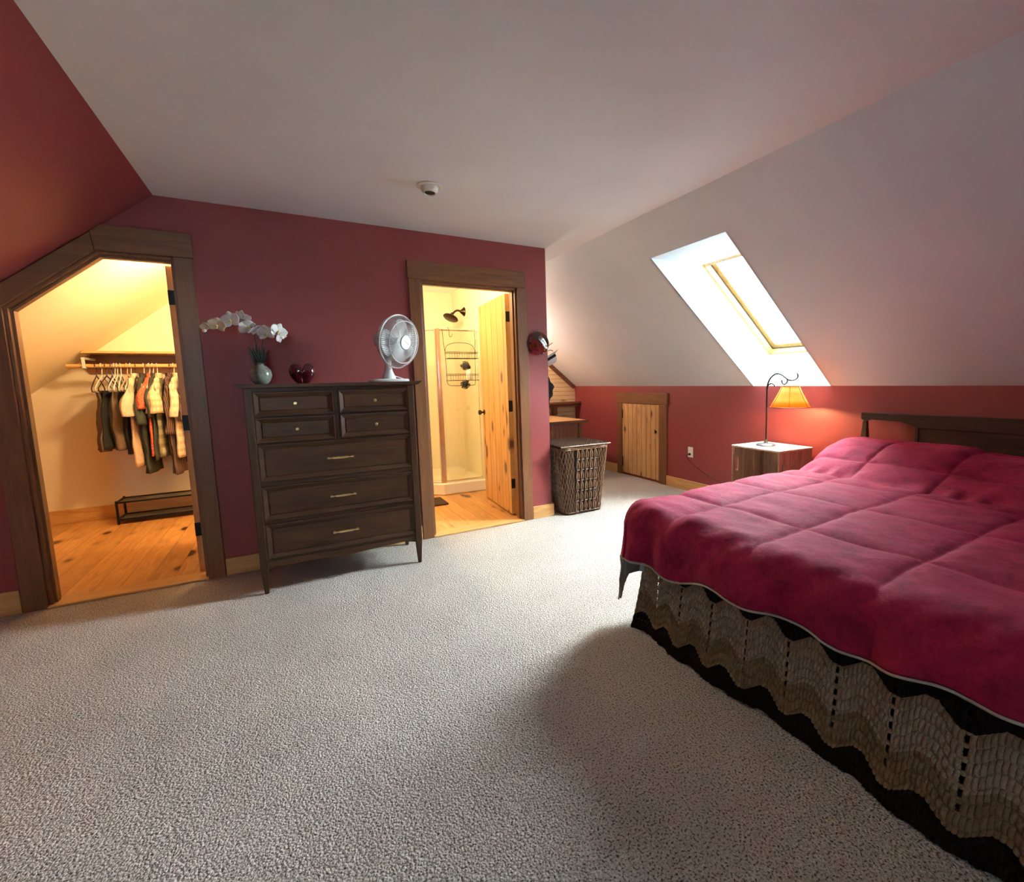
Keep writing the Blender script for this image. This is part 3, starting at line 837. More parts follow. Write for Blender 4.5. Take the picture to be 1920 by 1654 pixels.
MB().box((XW + .001, .15, 1.60), (XW + .018, .75, 1.67)).build('rail', M['darkwood'], hk, bevel=.003)
for y in (.27, .45, .62): MB().tube(catmull([(XW + .018, y, 1.63), (XW + .06, y, 1.62), (XW + .072, y, 1.655)], 5), .006, 6).build('hook', M['black_metal'], hk)
ht = thing('sun_hat', 'white hat with black band hung round the wall end', 'hat', (2.70, .25, 1.42))
HM = Matrix.Translation((2.745, .25, 1.46)) @ Matrix.Rotation(math.radians(152), 4, 'Y') @ Matrix.Rotation(0.2, 4, 'X')
m = MB(HM); m.lathe([(.002, .075), (.045, .072), (.068, .050), (.075, .0), (.078, -.004), (.12, -.018), (.125, -.016), (.078, .000)], 28); m.build('crown_and_brim', M['hat_white'], ht, smooth=60)
m = MB(HM); m.lathe([(.0765, .002), (.0765, .026), (.073, .027)], 28, cap=False); m.build('hat_band', M['black_felt'], ht, smooth=60)
fe = MB()
for p in ([(2.70, .25, 1.53), (2.745, .24, 1.57), (2.79, .23, 1.60)], [(2.70, .25, 1.50), (2.76, .24, 1.53), (2.795, .235, 1.52)]): fe.tube(catmull(p, 5), [.003] * 10 + [.001], 5)
fe.build('feather', M['black_felt'], ht)
cw = MB(); rings = []
for i in range(14):
    t = i / 13; z = 1.30 - t * .30; w = .055 + .13 * math.sin(PI * (t * .75 + .12)) + .012 * math.sin(t * 21)
    rings.append([(XW + .025 + w * .85 * max(0.02, (.5 + .5 * math.cos(a))) + .012 * math.sin(3 * a + t * 8), .26 + .055 * math.sin(a), z) for a in [2 * PI * j / 16 for j in range(16)]])
cw.loft(rings)
tag(cw.build('jacket', M['black_felt'], loc=(2.68, .26, 1.15), smooth=70), 'crumpled black jacket hanging round the wall end beside the pine boards', 'jacket')

# ------------------------------------------------------------------ bed
bed = thing('bed', 'wide bed with dark walnut headboard against the red knee wall', 'bed', (3.1, -2.86, 0))
MB().box((2.13, -3.68, .30), (4.17, -2.03, .585)).build('mattress', M['mattress'], bed, bevel=.06, seg=4)
MB().box((2.14, -3.67, .06), (4.17, -2.08, .298)).build('box_spring', M['dark_cloth'], bed, bevel=.02)
hb = MB(); py0, py1 = -1.863, -3.857
top = [(py0, .962), (py1, .962)]
low = [(py1, .915)] + [(y, z) for y, z in ((-3.835, .895), (-3.79, .912), (-3.60, .908), (-3.515, .885), (-3.49, .87), (-2.225, .87), (-2.20, .885), (-2.12, .908), (-1.935, .912), (-1.89, .895))] + [(py0, .915)]
hb.prism(top + low, 'x', 4.205, 4.25); hbo = hb.build('headboard', M['head'], bed, bevel=.006)
MB().box((4.212, -3.49, .30), (4.240, -2.228, .872)).build('panel', M['head'], hbo, bevel=.002)
for y in (-1.888, -3.832):
    m = MB(); m.loft([[(4.228 + w * c, y + w * s, z) for c, s in ((-1, -1), (1, -1), (1, 1), (-1, 1))] for z, w in ((0, .018), (.60, .024), (.80, .020), (.90, .014))]); m.build('post', M['head'], hbo, bevel=.003)
m = MB(); m.box((4.205, -2.238, .55), (4.252, -2.218, .874)); m.build('stile', M['head'], hbo, bevel=.002)
for x in (2.25, 4.1):
    for y in (-2.15, -3.6): MB().box((x - .03, y - .03, 0), (x + .03, y + .03, .06)).build('leg', M['black_metal'], bed)

# comforter: cloth laid over a rounded mattress
EX, EYF, EYN = 2.080, -1.985, -3.69          # foot edge, far edge, near edge of the flat top
RR = .125
QX = [2.33, 2.75, 3.17, 3.59, 4.01]
QY = [-2.24, -2.66, -3.08, -3.50, -1.82, -3.92]


def drape(d):
    a = RR * PI / 2
    if d <= 0: return 0, 0
    if d < a: return RR * math.sin(d / RR), RR * (1 - math.cos(d / RR))
    e = d - a
    return RR + e * .10, RR + e * .985


def top_z(x, y):
    t = smooth01((x - 3.36) / .52)
    dip = .035 * math.exp(-((y + 2.80) / .16) ** 2)
    edge = 1.0
    z = .640 + t * (.165 - dip)
    z += .018 * smooth01((x - 2.2) / .6) * (1 - t) * 1.0
    z -= .030 * smooth01((x - 4.03) / .14)
    return z


def wr(x, y, z, s, k): return (mnoise.noise(Vector((x * s + k, y * s - k, z * s)))) 


def comf(a, b):
    """a: cloth coordinate along x (toward the head), b: along y"""
    dx = max(0, EX - a); dyf = max(0, b - EYF); dyn = max(0, EYN - b)
    dy = dyf or dyn; sy = 1 if dyf else -1
    px = max(a, EX); py = min(max(b, EYN), EYF)
    z0 = top_z(px, py)
    d = math.hypot(dx, dy)
    if d <= 0: return Vector((a, b, z0))
    out, dn = drape(d)
    nx, ny = -dx / d, sy * dy / d
    if dx and dyf:        # corner: the cloth falls in a fold that flares out
        k = 2 * min(dx, dyf) / d
        out = out * (1 - .12 * k)
    w = smooth01((d - .05) / .25)
    if dx and not dy:
        rip = .020 * math.sin(b * 9.0 + 1.2 * math.sin(b * 4.1)) + .014 * math.sin(b * 21 + 2 * math.sin(b * 6))
        out += rip * w
    elif dy and not dx:
        out += .022 * math.sin(a * 11 + 1.1 * math.sin(a * 5)) * w
    return Vector((px + nx * out, py + ny * out, z0 - dn))


A0, A1, BF, BN = 1.760, 4.165, -1.475, -3.90     # cloth extents
NU, NV = 320, 330


def seam(v, lines):
    return min(abs(v - q) for q in lines)


def comf_full(u, v):
    a = A0 + (A1 - A0) * u; b = BN + (BF - BN) * v
    hem = .065 * smooth01((-b - 2.25) / .9) + .020 * math.sin(b * 7 + 1) + .012 * math.sin(b * 17)
    a2 = a + (hem * (1 - smooth01((a - A0) / .25)))
    b2 = b + .015 * math.sin(a * 8) * smooth01((b - BF + .25) / .25)
    p = comf(a2, b2); e = .004
    n = (comf(a2 + e, b2) - p).cross(comf(a2, b2 + e) - p)
    if n.length < 1e-12: n = Vector((0, 0, 1))
    n.normalize()
    if n.z < -.3: n = -n
    wob = .012 * mnoise.noise(Vector((a * 3.1, b * 3.1, 0)))
    fall = 1 - smooth01((EX - a) / .22)
    ds = min(seam(a + wob, QX), seam(b + wob * .8 + .06 * max(0, EX - a), QY) + .05 * (1 - fall))
    h = .017 * (1 - math.exp(-ds / .030)) - .016
    h += .008 * wr(a, b, 0, 4.5, 3.7) + .0040 * wr(a, b * .5, 0, 15, 1.1) + .0012 * wr(a, b, 0, 60, 2)
    # soft pinch wrinkles in front of the pillows and along the foot edge
    cre = math.exp(-((a - 3.36 - .03 * math.sin(b * 5)) / .07) ** 2)
    h += -.020 * cre + .009 * cre * math.sin(b * 34 + 3 * math.sin(b * 9))
    fe_ = math.exp(-((a - 2.02) / .10) ** 2)
    dr_ = smooth01((EX + .08 - a) / .2)
    h += .020 * dr_ * max(0, mnoise.noise(Vector((b * 5.5 + a * 3.0, a * 1.2, 4.0)))) + .010 * dr_ * mnoise.noise(Vector((b * 11 + a * 8, a * 3, 1.0))) + .006 * fe_ * math.sin(b * 13 + 2.2 * math.sin(b * 5.3))
    pl = smooth01((a - 3.45) / .3)
    h += pl * .010 * wr(a, b, 0, 7, 9.3)
    return p + n * h


n = NT('red_velvet', (.26, .012, .040), .8, Sheen_Weight=.10, Sheen_Roughness=.4)
n.set('Sheen Tint', (1.0, .12, .25))
f1 = n.noise(9, detail=5, rough=.65, dist=.8); f2 = n.noise(70, detail=4, rough=.7)
cc = n.ramp(n.math('ADD', n.math('MULTIPLY', f1, .65), n.math('MULTIPLY', f2, .35)), [(.33, (.160, .004, .022)), (.66, (.370, .014, .058))])
n.set('Base Color', cc); n.set('Specular IOR Level', .15); n.bump(n.noise(260, detail=3, rough=.7), .5, .003); M['velvet'] = n.m
M['fleece'] = plain('beige_fleece', (.25, .20, .155), .95, 0, .6, 90)
m = MB(); m.grid(comf_full, NU, NV)
bmesh.ops.recalc_face_normals(m.bm, faces=m.bm.faces)
up_ = sum(f.normal.z for f in m.bm.faces)
if up_ < 0: bmesh.ops.reverse_faces(m.bm, faces=m.bm.faces)
cmf = m.build('comforter', [M['velvet'], M['fleece']], loc=(3.1, -2.86, .64), smooth=180, normals=False)
sm = cmf.modifiers.new('solid', 'SOLIDIFY'); sm.thickness = .016; sm.offset = -1; sm.material_offset = 1; sm.material_offset_rim = 1
tag(cmf, 'quilted crimson velvet comforter spread over the bed and its pillows', 'comforter')
M['hem'] = plain('pale_hem', (.36, .30, .24), .9)
m = MB()
m.tube([comf_full(0, j / NV) - Vector((0, 0, .006)) for j in range(NV + 1)], .0042, 6)
m.tube([comf_full(i / NU, 1) - Vector((0, 0, .006)) for i in range(NU + 1)], .0042, 6)
m.build('hem', M['hem'], cmf, smooth=60)['label'] = 'pale beige hem edge'
tg = MB(Matrix.Translation((2.035, -2.02, .345)) @ Matrix.Rotation(.25, 4, 'Y')); tg.box((-.02, -.001, -.045), (.02, .001, .045))

# crocheted blanket hung over the foot of the bed
PER, AMP, ROW = .17, .042, .036
SKY0, SKY1, SKZ1 = -2.005, -3.74, .50


def tri(y):
    q = abs(((y / PER) % 1) * 2 - 1)
    return smooth01((q - .18) / .64)


def zz(y, z): return z - AMP * tri(y)


def skirt_co(u, v):
    y = SKY0 + (SKY1 - SKY0) * u; z = .004 + (SKZ1 - .004) * v
    base = 2.052 - .050 * (1 - z / .5) ** 1.5 - .016 * math.sin(y * 7.5 + .8) * (1 - z / .5) - .008 * math.sin(y * 19) * (1 - v)
    fl = smooth01((y + 2.10) / .10)                     # free end flares a little
    base -= fl * .035 * (1 - v) ** 2
    yy = y + fl * .030 * (1 - v) ** 2
    w = zz(y, z) / ROW; fr = w % 1
    ridge = .0075 * (abs(math.sin(PI * fr)) ** .5)
    st = .0042 * math.cos(2 * PI * (y / .0125 + .25 * fr)) * math.sin(PI * fr)
    big = .006 * tri(y)
    return (base - ridge - st + big, yy, z + .0015 * math.sin(y * 90))


def hole(u, v):
    y = SKY0 + (SKY1 - SKY0) * u; z = .004 + (SKZ1 - .004) * v
    q = ((y / PER) % 1); q = min(abs(q - .5), 1)
    fr = (zz(y, z) / ROW) % 1
    if q < .030 and .22 < fr < .78 and .10 < z < .44: return True
    c = (y / .0125 + .25 * fr) % 1
    return abs(c - .5) < .15 and .30 < fr < .72 and z > .03


n = NT('crochet_yarn', (.3, .22, .15), .95)
x_, y_, z_ = n.xyz()
py_ = n.math('FRACT', n.math('DIVIDE', n.math('ADD', y_, 17.0), PER))
q_ = n.math('ABSOLUTE', n.math('SUBTRACT', n.math('MULTIPLY', py_, 2.0), 1.0))
zz_n = n.math('SUBTRACT', z_, n.math('MULTIPLY', n.ramp(q_, [(.18, 0), (.82, 1)]), AMP))
band = n.ramp(zz_n, [(.0, (.010, .007, .006)), (.055, (.23, .15, .08)), (.165, (.33, .245, .160)), (.29, (.29, .20, .125)), (.322, (.012, .008, .007))], 'CONSTANT')
fuzz = n.noise(260, detail=3)
n.set('Base Color', n.mix(n.ramp(fuzz, [(.35, 0), (.65, 1)]), n.mix(.35, band, (.02, .015, .01)), band))
n.set('Specular IOR Level', .1); n.bump(n.noise(420, detail=2), .6, .002); M['yarn'] = n.m
m = MB(); m.grid(skirt_co, 1110, 170, hole)
sk = m.build('crochet_blanket', M['yarn'], smooth=180); sk.modifiers.new('solid', 'SOLIDIFY').thickness = .004
sk.modifiers['solid'].offset = -1
tag(sk, 'brown zigzag crocheted blanket hanging at the foot of the bed under the comforter', 'blanket')
# care tag of the comforter
tg_o = tg.build('care_tag', M['white_plastic'], cmf)
tg_o['label'] = 'small white care tag'

# ------------------------------------------------------------------ nightstand crate, lamp
cr = thing('wooden_crate', 'upturned wooden crate with slatted boards used as bedside table', 'crate', (4.085, -1.21, 0), math.radians(-2.5))
CZ = .652


def slot_poly(cx, z0, z1, r):
    return [(cx + r * math.cos(a), z1 - r + r * math.sin(a)) for a in [PI * i / 8 for i in range(9)]] + [(cx - r * math.cos(a), z0 + r - r * math.sin(a)) for a in [PI * i / 8 for i in range(9)]]


for sy in (-1, 1):
    ya, yb = (-.240, -.226) if sy < 0 else (.226, .240)
    xs = [(-.20, -.075), (-.068, .062), (.069, .198)]
    for k, (a, b) in enumerate(xs):
        m = MB()
        if k == 0: m.prism([(a, 0), (b, 0), (b, CZ - .015), (a, CZ - .015)], 'y', ya, yb, holes=[slot_poly((a + b) / 2 - .012, .42, .545, .018)])
        else: m.prism([(a, 0), (b, 0), (b, CZ - .015), (a, CZ - .015)], 'y', ya, yb)
        o = m.build('end_board', M['crate'], cr, local=True)
for k, (a, b) in enumerate(((-.225, -.105), (-.098, .020), (.030, .225))):
    MB().box((.184, a, .0), (.198, b, CZ - .016)).build('back_board', M['crate'], cr, local=True)
for a, b in ((-.204, -.068), (-.064, .066), (.070, .204)):
    MB().box((a, -.244, CZ - .014), (b, .244, CZ)).build('top_board', M['crate_top'], cr, local=True, bevel=.002)
for sx in (-.19,):
    for z in (.01,): MB().box((-.198, -.225, z), (.183, .225, z + .012)).build('bottom_board', M['crate'], cr, local=True)
for sy in (-1, 1):
    MB().prism([(-.199, CZ - .016), (-.199, CZ - .075), (-.12, CZ - .016)], 'y', sy * .2255 if sy < 0 else .212, sy * .212 if sy < 0 else .2255).build('corner_brace', M['crate'], cr, local=True)

LB = Vector((4.075, -1.165, CZ + .001))
lp = thing('bedside_lamp', 'black iron arched bedside lamp with amber mica shade on the crate', 'lamp', LB)
m = MB(); m.lathe([(.078, 0), (.080, .004), (.076, .012), (.060, .018), (.020, .022), (.014, .034), (.011, .05)], 36, LB); M['lamp_base'] = plain('pewter_iron', (.10, .105, .11), .38, .7)
m.build('base', M['lamp_base'], lp, smooth=45)
m = MB(); m.tube([LB + Vector((0, 0, .03)), LB + Vector((0, -.001, .28)), LB + Vector((0, .002, .49))], .0065, 10); m.build('pole', M['black_metal'], lp, smooth=60)


def P_(dy, z): return Vector((4.075, LB.y + dy, z))


m = MB()
m.tube(catmull([P_(0, 1.14), P_(-.004, 1.175), P_(-.030, 1.225), P_(-.080, 1.258), P_(-.130, 1.250), P_(-.172, 1.222), P_(-.205, 1.205), P_(-.245, 1.205), P_(-.272, 1.222), P_(-.275, 1.245), P_(-.266, 1.258)], 6), [.0074] * 40 + [.0062] * 21, 8)
m.tube(catmull([P_(-.180, 1.218), P_(-.186, 1.200), P_(-.176, 1.180), P_(-.158, 1.172), P_(-.140, 1.182), P_(-.133, 1.205)], 6), .0065, 8)
m.tube(catmull([P_(-.002, 1.152), P_(-.015, 1.170), P_(-.040, 1.178), P_(-.062, 1.168), P_(-.070, 1.152)], 6), .006, 8)
m.tube([P_(-.158, 1.172), P_(-.158, 1.155)], .003, 8)
m.build('arm', M['black_metal'], lp, smooth=60)
n = NT('mica_shade', (.85, .45, .12), .5); t = n.t
df = t.nodes.new('ShaderNodeBsdfDiffuse'); df.inputs[0].default_value = (.42, .22, .08, 1)
tl = t.nodes.new('ShaderNodeBsdfTranslucent'); tl.inputs[0].default_value = (.42, .17, .025, 1)
tr = t.nodes.new('ShaderNodeBsdfTransparent'); tr.inputs[0].default_value = (1, .46, .08, 1)
m1 = t.nodes.new('ShaderNodeMixShader'); m1.inputs[0].default_value = .6; m2 = t.nodes.new('ShaderNodeMixShader'); m2.inputs[0].default_value = .14
t.links.new(df.outputs[0], m1.inputs[1]); t.links.new(tl.outputs[0], m1.inputs[2]); t.links.new(m1.outputs[0], m2.inputs[1]); t.links.new(tr.outputs[0], m2.inputs[2]); t.links.new(m2.outputs[0], n.out.inputs[0])
M['mica'] = n.m
SC = P_(-.215, 0); s0, s1 = .988, 1.158
m = MB(); m.lathe([(.150, s0), (.121, s0 + .055), (.092, s0 + .11), (.066, s1)], 40, (SC.x, SC.y, 0), cap=False)
m2_ = MB(); 
shd = m.build('lamp_shade', M['mica'], lp, smooth=60); shd.modifiers.new('solid', 'SOLIDIFY').thickness = .0015
m = MB()
for r, z in ((.151, s0), (.067, s1)): m.tube([(SC.x + r * math.cos(a), SC.y + r * math.sin(a), z) for a in [2 * PI * i / 40 for i in range(40)]], .0025, 6, loop=True)
for k in range(6):
    a = .55 + k * PI / 3; c, s = math.cos(a), math.sin(a)
    m.tube([(SC.x + .1515 * c, SC.y + .1515 * s, s0), (SC.x + .1225 * c, SC.y + .1225 * s, s0 + .055), (SC.x + .0935 * c, SC.y + .0935 * s, s0 + .11), (SC.x + .0675 * c, SC.y + .0675 * s, s1)], .0018, 5)
m.tube([(SC.x - .06, SC.y, s1), (SC.x, SC.y, s1 + .004), (SC.x + .06, SC.y, s1)], .002, 5)
m.build('shade_frame', M['black_metal'], shd, smooth=60)
BC = (SC.x, SC.y, 1.055)
m = MB(); m.ball(BC, .024, 14, 10, (1, 1, 1.25)); m.tube([(SC.x, SC.y, 1.08), (SC.x, SC.y, 1.16)], .012, 10); m.build('bulb', M['bulb'], lp, smooth=60)
light('bedside_bulb', 'POINT', (BC[0], BC[1], BC[2] - .03), BED_W, (1, .60, .24), .03)
m = MB(); m.tube(catmull([(XK - .030, -.035, .410), (XK - .045, -.02, .395), (XK - .03, -.045, .34), (XK - .02, -.20, .255), (XK - .02, -.33, .205), (XK - .02, -.47, .175), (XK - .025, -.65, .125), (XK - .04, -.85, .03), (4.27, -.96, .008)], 6), .003, 6)
m.build('cord', M['bronze'], lp, smooth=60)
m = MB(); m.box((XK - .030, -.047, .400), (XK - .0098, -.023, .424)); m.build('plug', M['black_metal'], lp, bevel=.004)

# ------------------------------------------------------------------ closet
RY, RZ = 2.07, 1.462
xs_ = lambda z: XL + (z - H) / TL
cs = thing('closet_shelf', 'pine closet shelf with wall cleat above the clothes rod', 'shelf', (-.2, 2.2, 1.57))
MB().prism([(xs_(1.575) + .01, 1.575), (.79, 1.575), (.79, 1.595), (xs_(1.595) + .01, 1.595)], 'y', 2.05, YB - .002).build('board', M['rod'], cs, bevel=.002)
MB().prism([(xs_(1.50) + .08, 1.40), (.79, 1.40), (.79, 1.573), (xs_(1.573) + .01, 1.573), (xs_(1.5) + .02, 1.49)], 'y', YB - .022, YB - .002).build('cleat', M['casing_h'], cs)
m = MB(); m.tube([(xs_(RZ) + .045, RY, RZ), (.79, RY, RZ)], .0165, 14)
rd = tag(m.build('closet_rod', M['rod'], loc=(-.4, RY, RZ), smooth=60), 'round pine clothes rod across the closet', 'clothes rod')
bx = -.965
m = MB(); m.box((bx - .012, RY - .022, RZ - .024), (bx + .012, RY + .022, RZ - .018)); m.box((bx - .012, RY - .026, RZ - .022), (bx + .012, RY - .020, RZ + .06)); m.box((bx - .012, RY - .026, RZ + .055), (bx + .012, YB - .03, RZ + .075))
m.build('bracket', M['white_plastic'], rd, bevel=.002)

hanger_mats = {'white': M['white_plastic'], 'dark': plain('dark_hanger', (.03, .012, .010), .35), 'blue': plain('blue_hanger', (.03, .04, .12), .35), 'peach': plain('peach_hanger', (.75, .38, .20), .4)}
hang_mesh = {}


def hanger(x, kind, label, yaw_=0.0, dz=0.0):
    if kind not in hang_mesh:
        m = MB()
        hook = [(0, .018 * math.cos(a) - .0, .0035 + .0215 * math.sin(a)) for a in [PI * 1.15 - i * PI * 1.15 / 10 for i in range(11)]]
        hook = [(0, .0225 * math.cos(a), .0225 * math.sin(a)) for a in [PI * 1.1 * (1 - i / 10) for i in range(11)]]
        hook += [(0, .020, -.03), (0, .006, -.055), (0, 0, -.075), (0, 0, -.10)]
        m.tube(hook, .0036, 6)
        m.tube(catmull([(0, 0, -.09), (0, -.10, -.135), (0, -.19, -.185), (0, -.212, -.205), (0, -.205, -.228), (0, -.18, -.232)], 4), .0045, 6)
        m.tube(catmull([(0, 0, -.09), (0, .10, -.135), (0, .19, -.185), (0, .212, -.205), (0, .205, -.228), (0, .18, -.232)], 4), .0045, 6)
        m.tube([(0, -.185, -.232), (0, .185, -.232)], .0042, 6)
        o = m.build('hanger', hanger_mats[kind], local=True, smooth=60); hang_mesh[kind] = o
    else:
        o = hang_mesh[kind].copy(); COL.objects.link(o)
    o.location = (x, RY, RZ + dz); o.rotation_euler = (0, 0, yaw_)
    return tag(o, label, 'clothes hanger', 'hangers on the closet rod')


def ell(cx, cy, z, a, b, n=20, wr_=0.0, ph=0.0, k=5):
    return [(cx + (a * math.cos(t) * (1 + wr_ * math.sin(k * t + ph))), cy + b * math.sin(t) * (1 + .3 * wr_ * math.sin(3 * t + ph)), z) for t in [2 * PI * j / n for j in range(n)]]


def crumple(rings, seed, amp):
    for i, rg in enumerate(rings):
        for j, p in enumerate(rg):
            q = Vector((p[0] * 16 + seed * 50, p[1] * 9, p[2] * 7 + seed * 9))
            rg[j] = (p[0] + amp * mnoise.noise(q) * 1.5, p[1] + amp * .6 * mnoise.noise(q + Vector((9, 4, 2))), p[2] + (amp * .8 * mnoise.noise(q * 1.4) if i > len(rings) - 3 else 0))


def shirt(name, label, cat, x, mt, hem, sl_len, sl_w, thick=.03, sl_mt=None, dxs=-.015, yaw_=0.0, bodymat=None, sl_r=.085):
    root = thing(name, label, cat, (x, RY, RZ), yaw_, 'clothes on the closet rod')
    zt = -.085
    m = MB(); rings = []
    H_ = RZ - hem
    for i in range(19):
        t = i / 18; z = zt - t * (H_ + zt)
        shp = -zt + .0
        dz = zt - z
        b = .055 + .165 * smooth01(dz / .12) + .012 * t
        a = thick * (.55 + .45 * smooth01(dz / .15)) * (1 + .35 * t)
        rings.append(ell(.006 * math.sin(t * 7 + x * 30), 0, z, a, b, 28, .22 * t + .05, x * 40 + t * 2, 6))
    crumple(rings, x, .010); m.loft(rings); m.build('body', bodymat or mt, root, local=True, smooth=180)
    m = MB(); m.loft([ell(0, 0, zt - .030, .024, .066, 18), ell(0, -.004, zt - .004, .026, .050, 18, .1, x * 9), ell(0, -.006, zt + .016, .022, .042, 18, .12, x * 9), ell(0, -.006, zt + .012, .016, .034, 18)]); m.build('collar', mt, root, local=True, smooth=80)
    for s in (-1, 1):
        m = MB(); rings = [ell(0, s * .075, zt - .026, .004, .010, 20), ell(0, s * .105, zt - .024, .013, .026, 20)]
        for i in range(19):
            t = i / 18; z = zt - .040 - t * (sl_len - .01)
            cy = s * (.140 + .100 * smooth01(t * 1.6)); cx = dxs * t + .008 * math.sin(7 * t + x * 9)
            rings.append(ell(cx, cy, z, .016 + (sl_w - .016) * smooth01(.10 + t * .95), .040 + .018 * t, 28, .10 + .16 * t, x * 23 + 2.5 * t, 5))
        crumple(rings, x + s, .007); m.loft(rings); m.build('sleeve', sl_mt or mt, root, local=True, smooth=180)
    return root


def trousers(label, x, mt, hem, w=.055, yaw_=0.0, hy=.17):
    m = MB(); rings = []
    top = -.222
    for i in range(17):
        t = i / 16; z = top - t * (RZ - hem + top)
        rings.append(ell(.012 * math.sin(t * 3 + x * 20), -.01 * t, z, w * (.55 + .5 * smooth01(t * 3)), hy * (.92 + .10 * t), 36, .24, x * 31 + 1.4 * t, 7))
    crumple(rings, x, .014); m.loft(rings)
    o = m.build('trousers', mt, local=True, smooth=180); o.location = (x, RY, RZ); o.rotation_euler = (0, 0, yaw_)
    return tag(o, label, 'trousers', 'clothes on the closet rod')


def cloth(name, col, rough=.9, bump=.3):
    n = NT(name, col, rough); f = n.noise(40, detail=3)
    n.set('Base Color', n.mix(n.ramp(f, [(.3, 0), (.7, 1)]), tuple(c * .8 for c in col), col)); n.bump(n.noise(300, detail=2), bump, .001); return n.m


def plaid(name, base, c1, c2, p=.055):
    n = NT(name, base, .9); x, y, z = n.xyz()
    s1_ = n.ramp(n.math('FRACT', n.math('DIVIDE', n.math('ADD', z, 5), p)), [(0, 1), (.35, 0), (.8, 0), (.9, 1)], 'CONSTANT')
    s2_ = n.ramp(n.math('FRACT', n.math('DIVIDE', n.math('ADD', n.math('ADD', y, n.math('MULTIPLY', x, 1.5)), 5), p)), [(0, 1), (.35, 0), (.8, 0), (.9, 1)], 'CONSTANT')
    c = n.mix(n.math('MULTIPLY', s1_, .55), base, c1); c = n.mix(n.math('MULTIPLY', s2_, .55), c, c2)
    n.set('Base Color', c); return n.m


def floral(name, base, spot):
    n = NT(name, base, .9); d = n.vor(70); n.set('Base Color', n.ramp(d, [(.28, spot), (.40, base)])); return n.m


hs = [(-.895, 'dark', 'dark hanger at the left end of the row, holding grey trousers'), (-.859, 'white', 'white hanger second from the left, holding grey trousers'), (-.827, 'dark', 'dark hanger third from the left above brown trousers'),
      (-.791, 'blue', 'dark blue hanger among the trousers'), (-.770, 'white', 'white hanger just right of the dark blue hanger'), (-.752, 'white', 'second white hanger right of the dark blue hanger'), (-.728, 'white', 'white hanger left of the peach hanger, above black trousers'),
      (-.685, 'peach', 'peach-coloured hanger at the middle of the rod'), (-.659, 'white', 'white hanger holding the cream T-shirt'), (-.622, 'dark', 'dark hanger just right of the cream T-shirt'), (-.566, 'white', 'white hanger holding the dark green shirt'), (-.547, 'dark', 'dark hanger between green and coral shirts'),
      (-.527, 'white', 'white hanger holding the coral patterned shirt'), (-.501, 'white', 'empty-looking white hanger right of the coral shirt'), (-.470, 'white', 'white hanger holding the cream and tan plaid shirt'), (-.376, 'dark', 'dark hanger holding the maroon checked shirt'),
      (-.348, 'white', 'white hanger holding the pale striped shirt at the right')]
for x, k, l in hs: hanger(x, k, l, random.uniform(-.10, .10))
MC = {k: cloth(k + '_cloth', c) for k, c in dict(grey_brown=(.13, .09, .055), black=(.014, .013, .013), brown=(.19, .125, .07), cream=(.72, .60, .42), blush=(.66, .45, .30), dark_green=(.045, .05, .032), slate=(.05, .05, .042)).items()}
MC['coral'] = floral('coral_floral', (.68, .14, .07), (.22, .035, .025)); MC['tan_plaid'] = plaid('tan_plaid', (.74, .62, .42), (.55, .33, .14), (.60, .42, .22)); MC['green_plaid'] = plaid('green_plaid', (.50, .44, .28), (.13, .12, .06), (.18, .16, .09), .085)
MC['maroon'] = plaid('maroon_check', (.05, .012, .010), (.015, .008, .008), (.30, .20, .15), .03); MC['pale'] = plaid('pale_stripe', (.72, .60, .42), (.42, .28, .17), (.66, .55, .40), .07)
trousers('grey-brown trousers at the left end of the rod', -.885, MC['grey_brown'], .70, .040, .1)
trousers('black trousers between the grey-brown and the brown pair', -.835, MC['black'], .72, .036, -.05)
trousers('brown trousers with loose creases, third pair from the left', -.772, MC['brown'], .70, .050, .12)
trousers('black trousers left of the cream T-shirt', -.705, MC['black'], .66, .034, 0)
shirt('t_shirt', 'cream T-shirt with one short sleeve forward, left of the green shirt', 'shirt', -.640, MC['cream'], .545, .34, .052, bodymat=MC['blush'], dxs=-.02)
shirt('shirt', 'dark green short-sleeved shirt left of the coral shirt', 'shirt', -.578, MC['dark_green'], .47, .42, .030, .026, dxs=-.005)
shirt('shirt', 'coral patterned shirt between the green and plaid shirts', 'shirt', -.528, MC['coral'], .63, .28, .036, .026, dxs=-.04)
shirt('shirt', 'dark slate long garment hidden between coral and plaid shirts', 'shirt', -.500, MC['slate'], .60, .36, .022, .020)
shirt('shirt', 'cream and tan plaid shirt with green plaid lower half', 'shirt', -.462, MC['tan_plaid'], .62, .32, .060, .032, bodymat=MC['green_plaid'], dxs=-.01)
shirt('shirt', 'dark maroon checked shirt left of the pale striped one', 'shirt', -.386, MC['maroon'], .44, .52, .030, .028, dxs=.0)
shirt('shirt', 'pale striped shirt nearest the right end of the rod', 'shirt', -.335, MC['pale'], .60, .36, .045, .030, dxs=.01)
shirt('shirt', 'dark checked shirt at the far right behind the door frame', 'shirt', -.265, MC['maroon'], .55, .40, .03, .028)

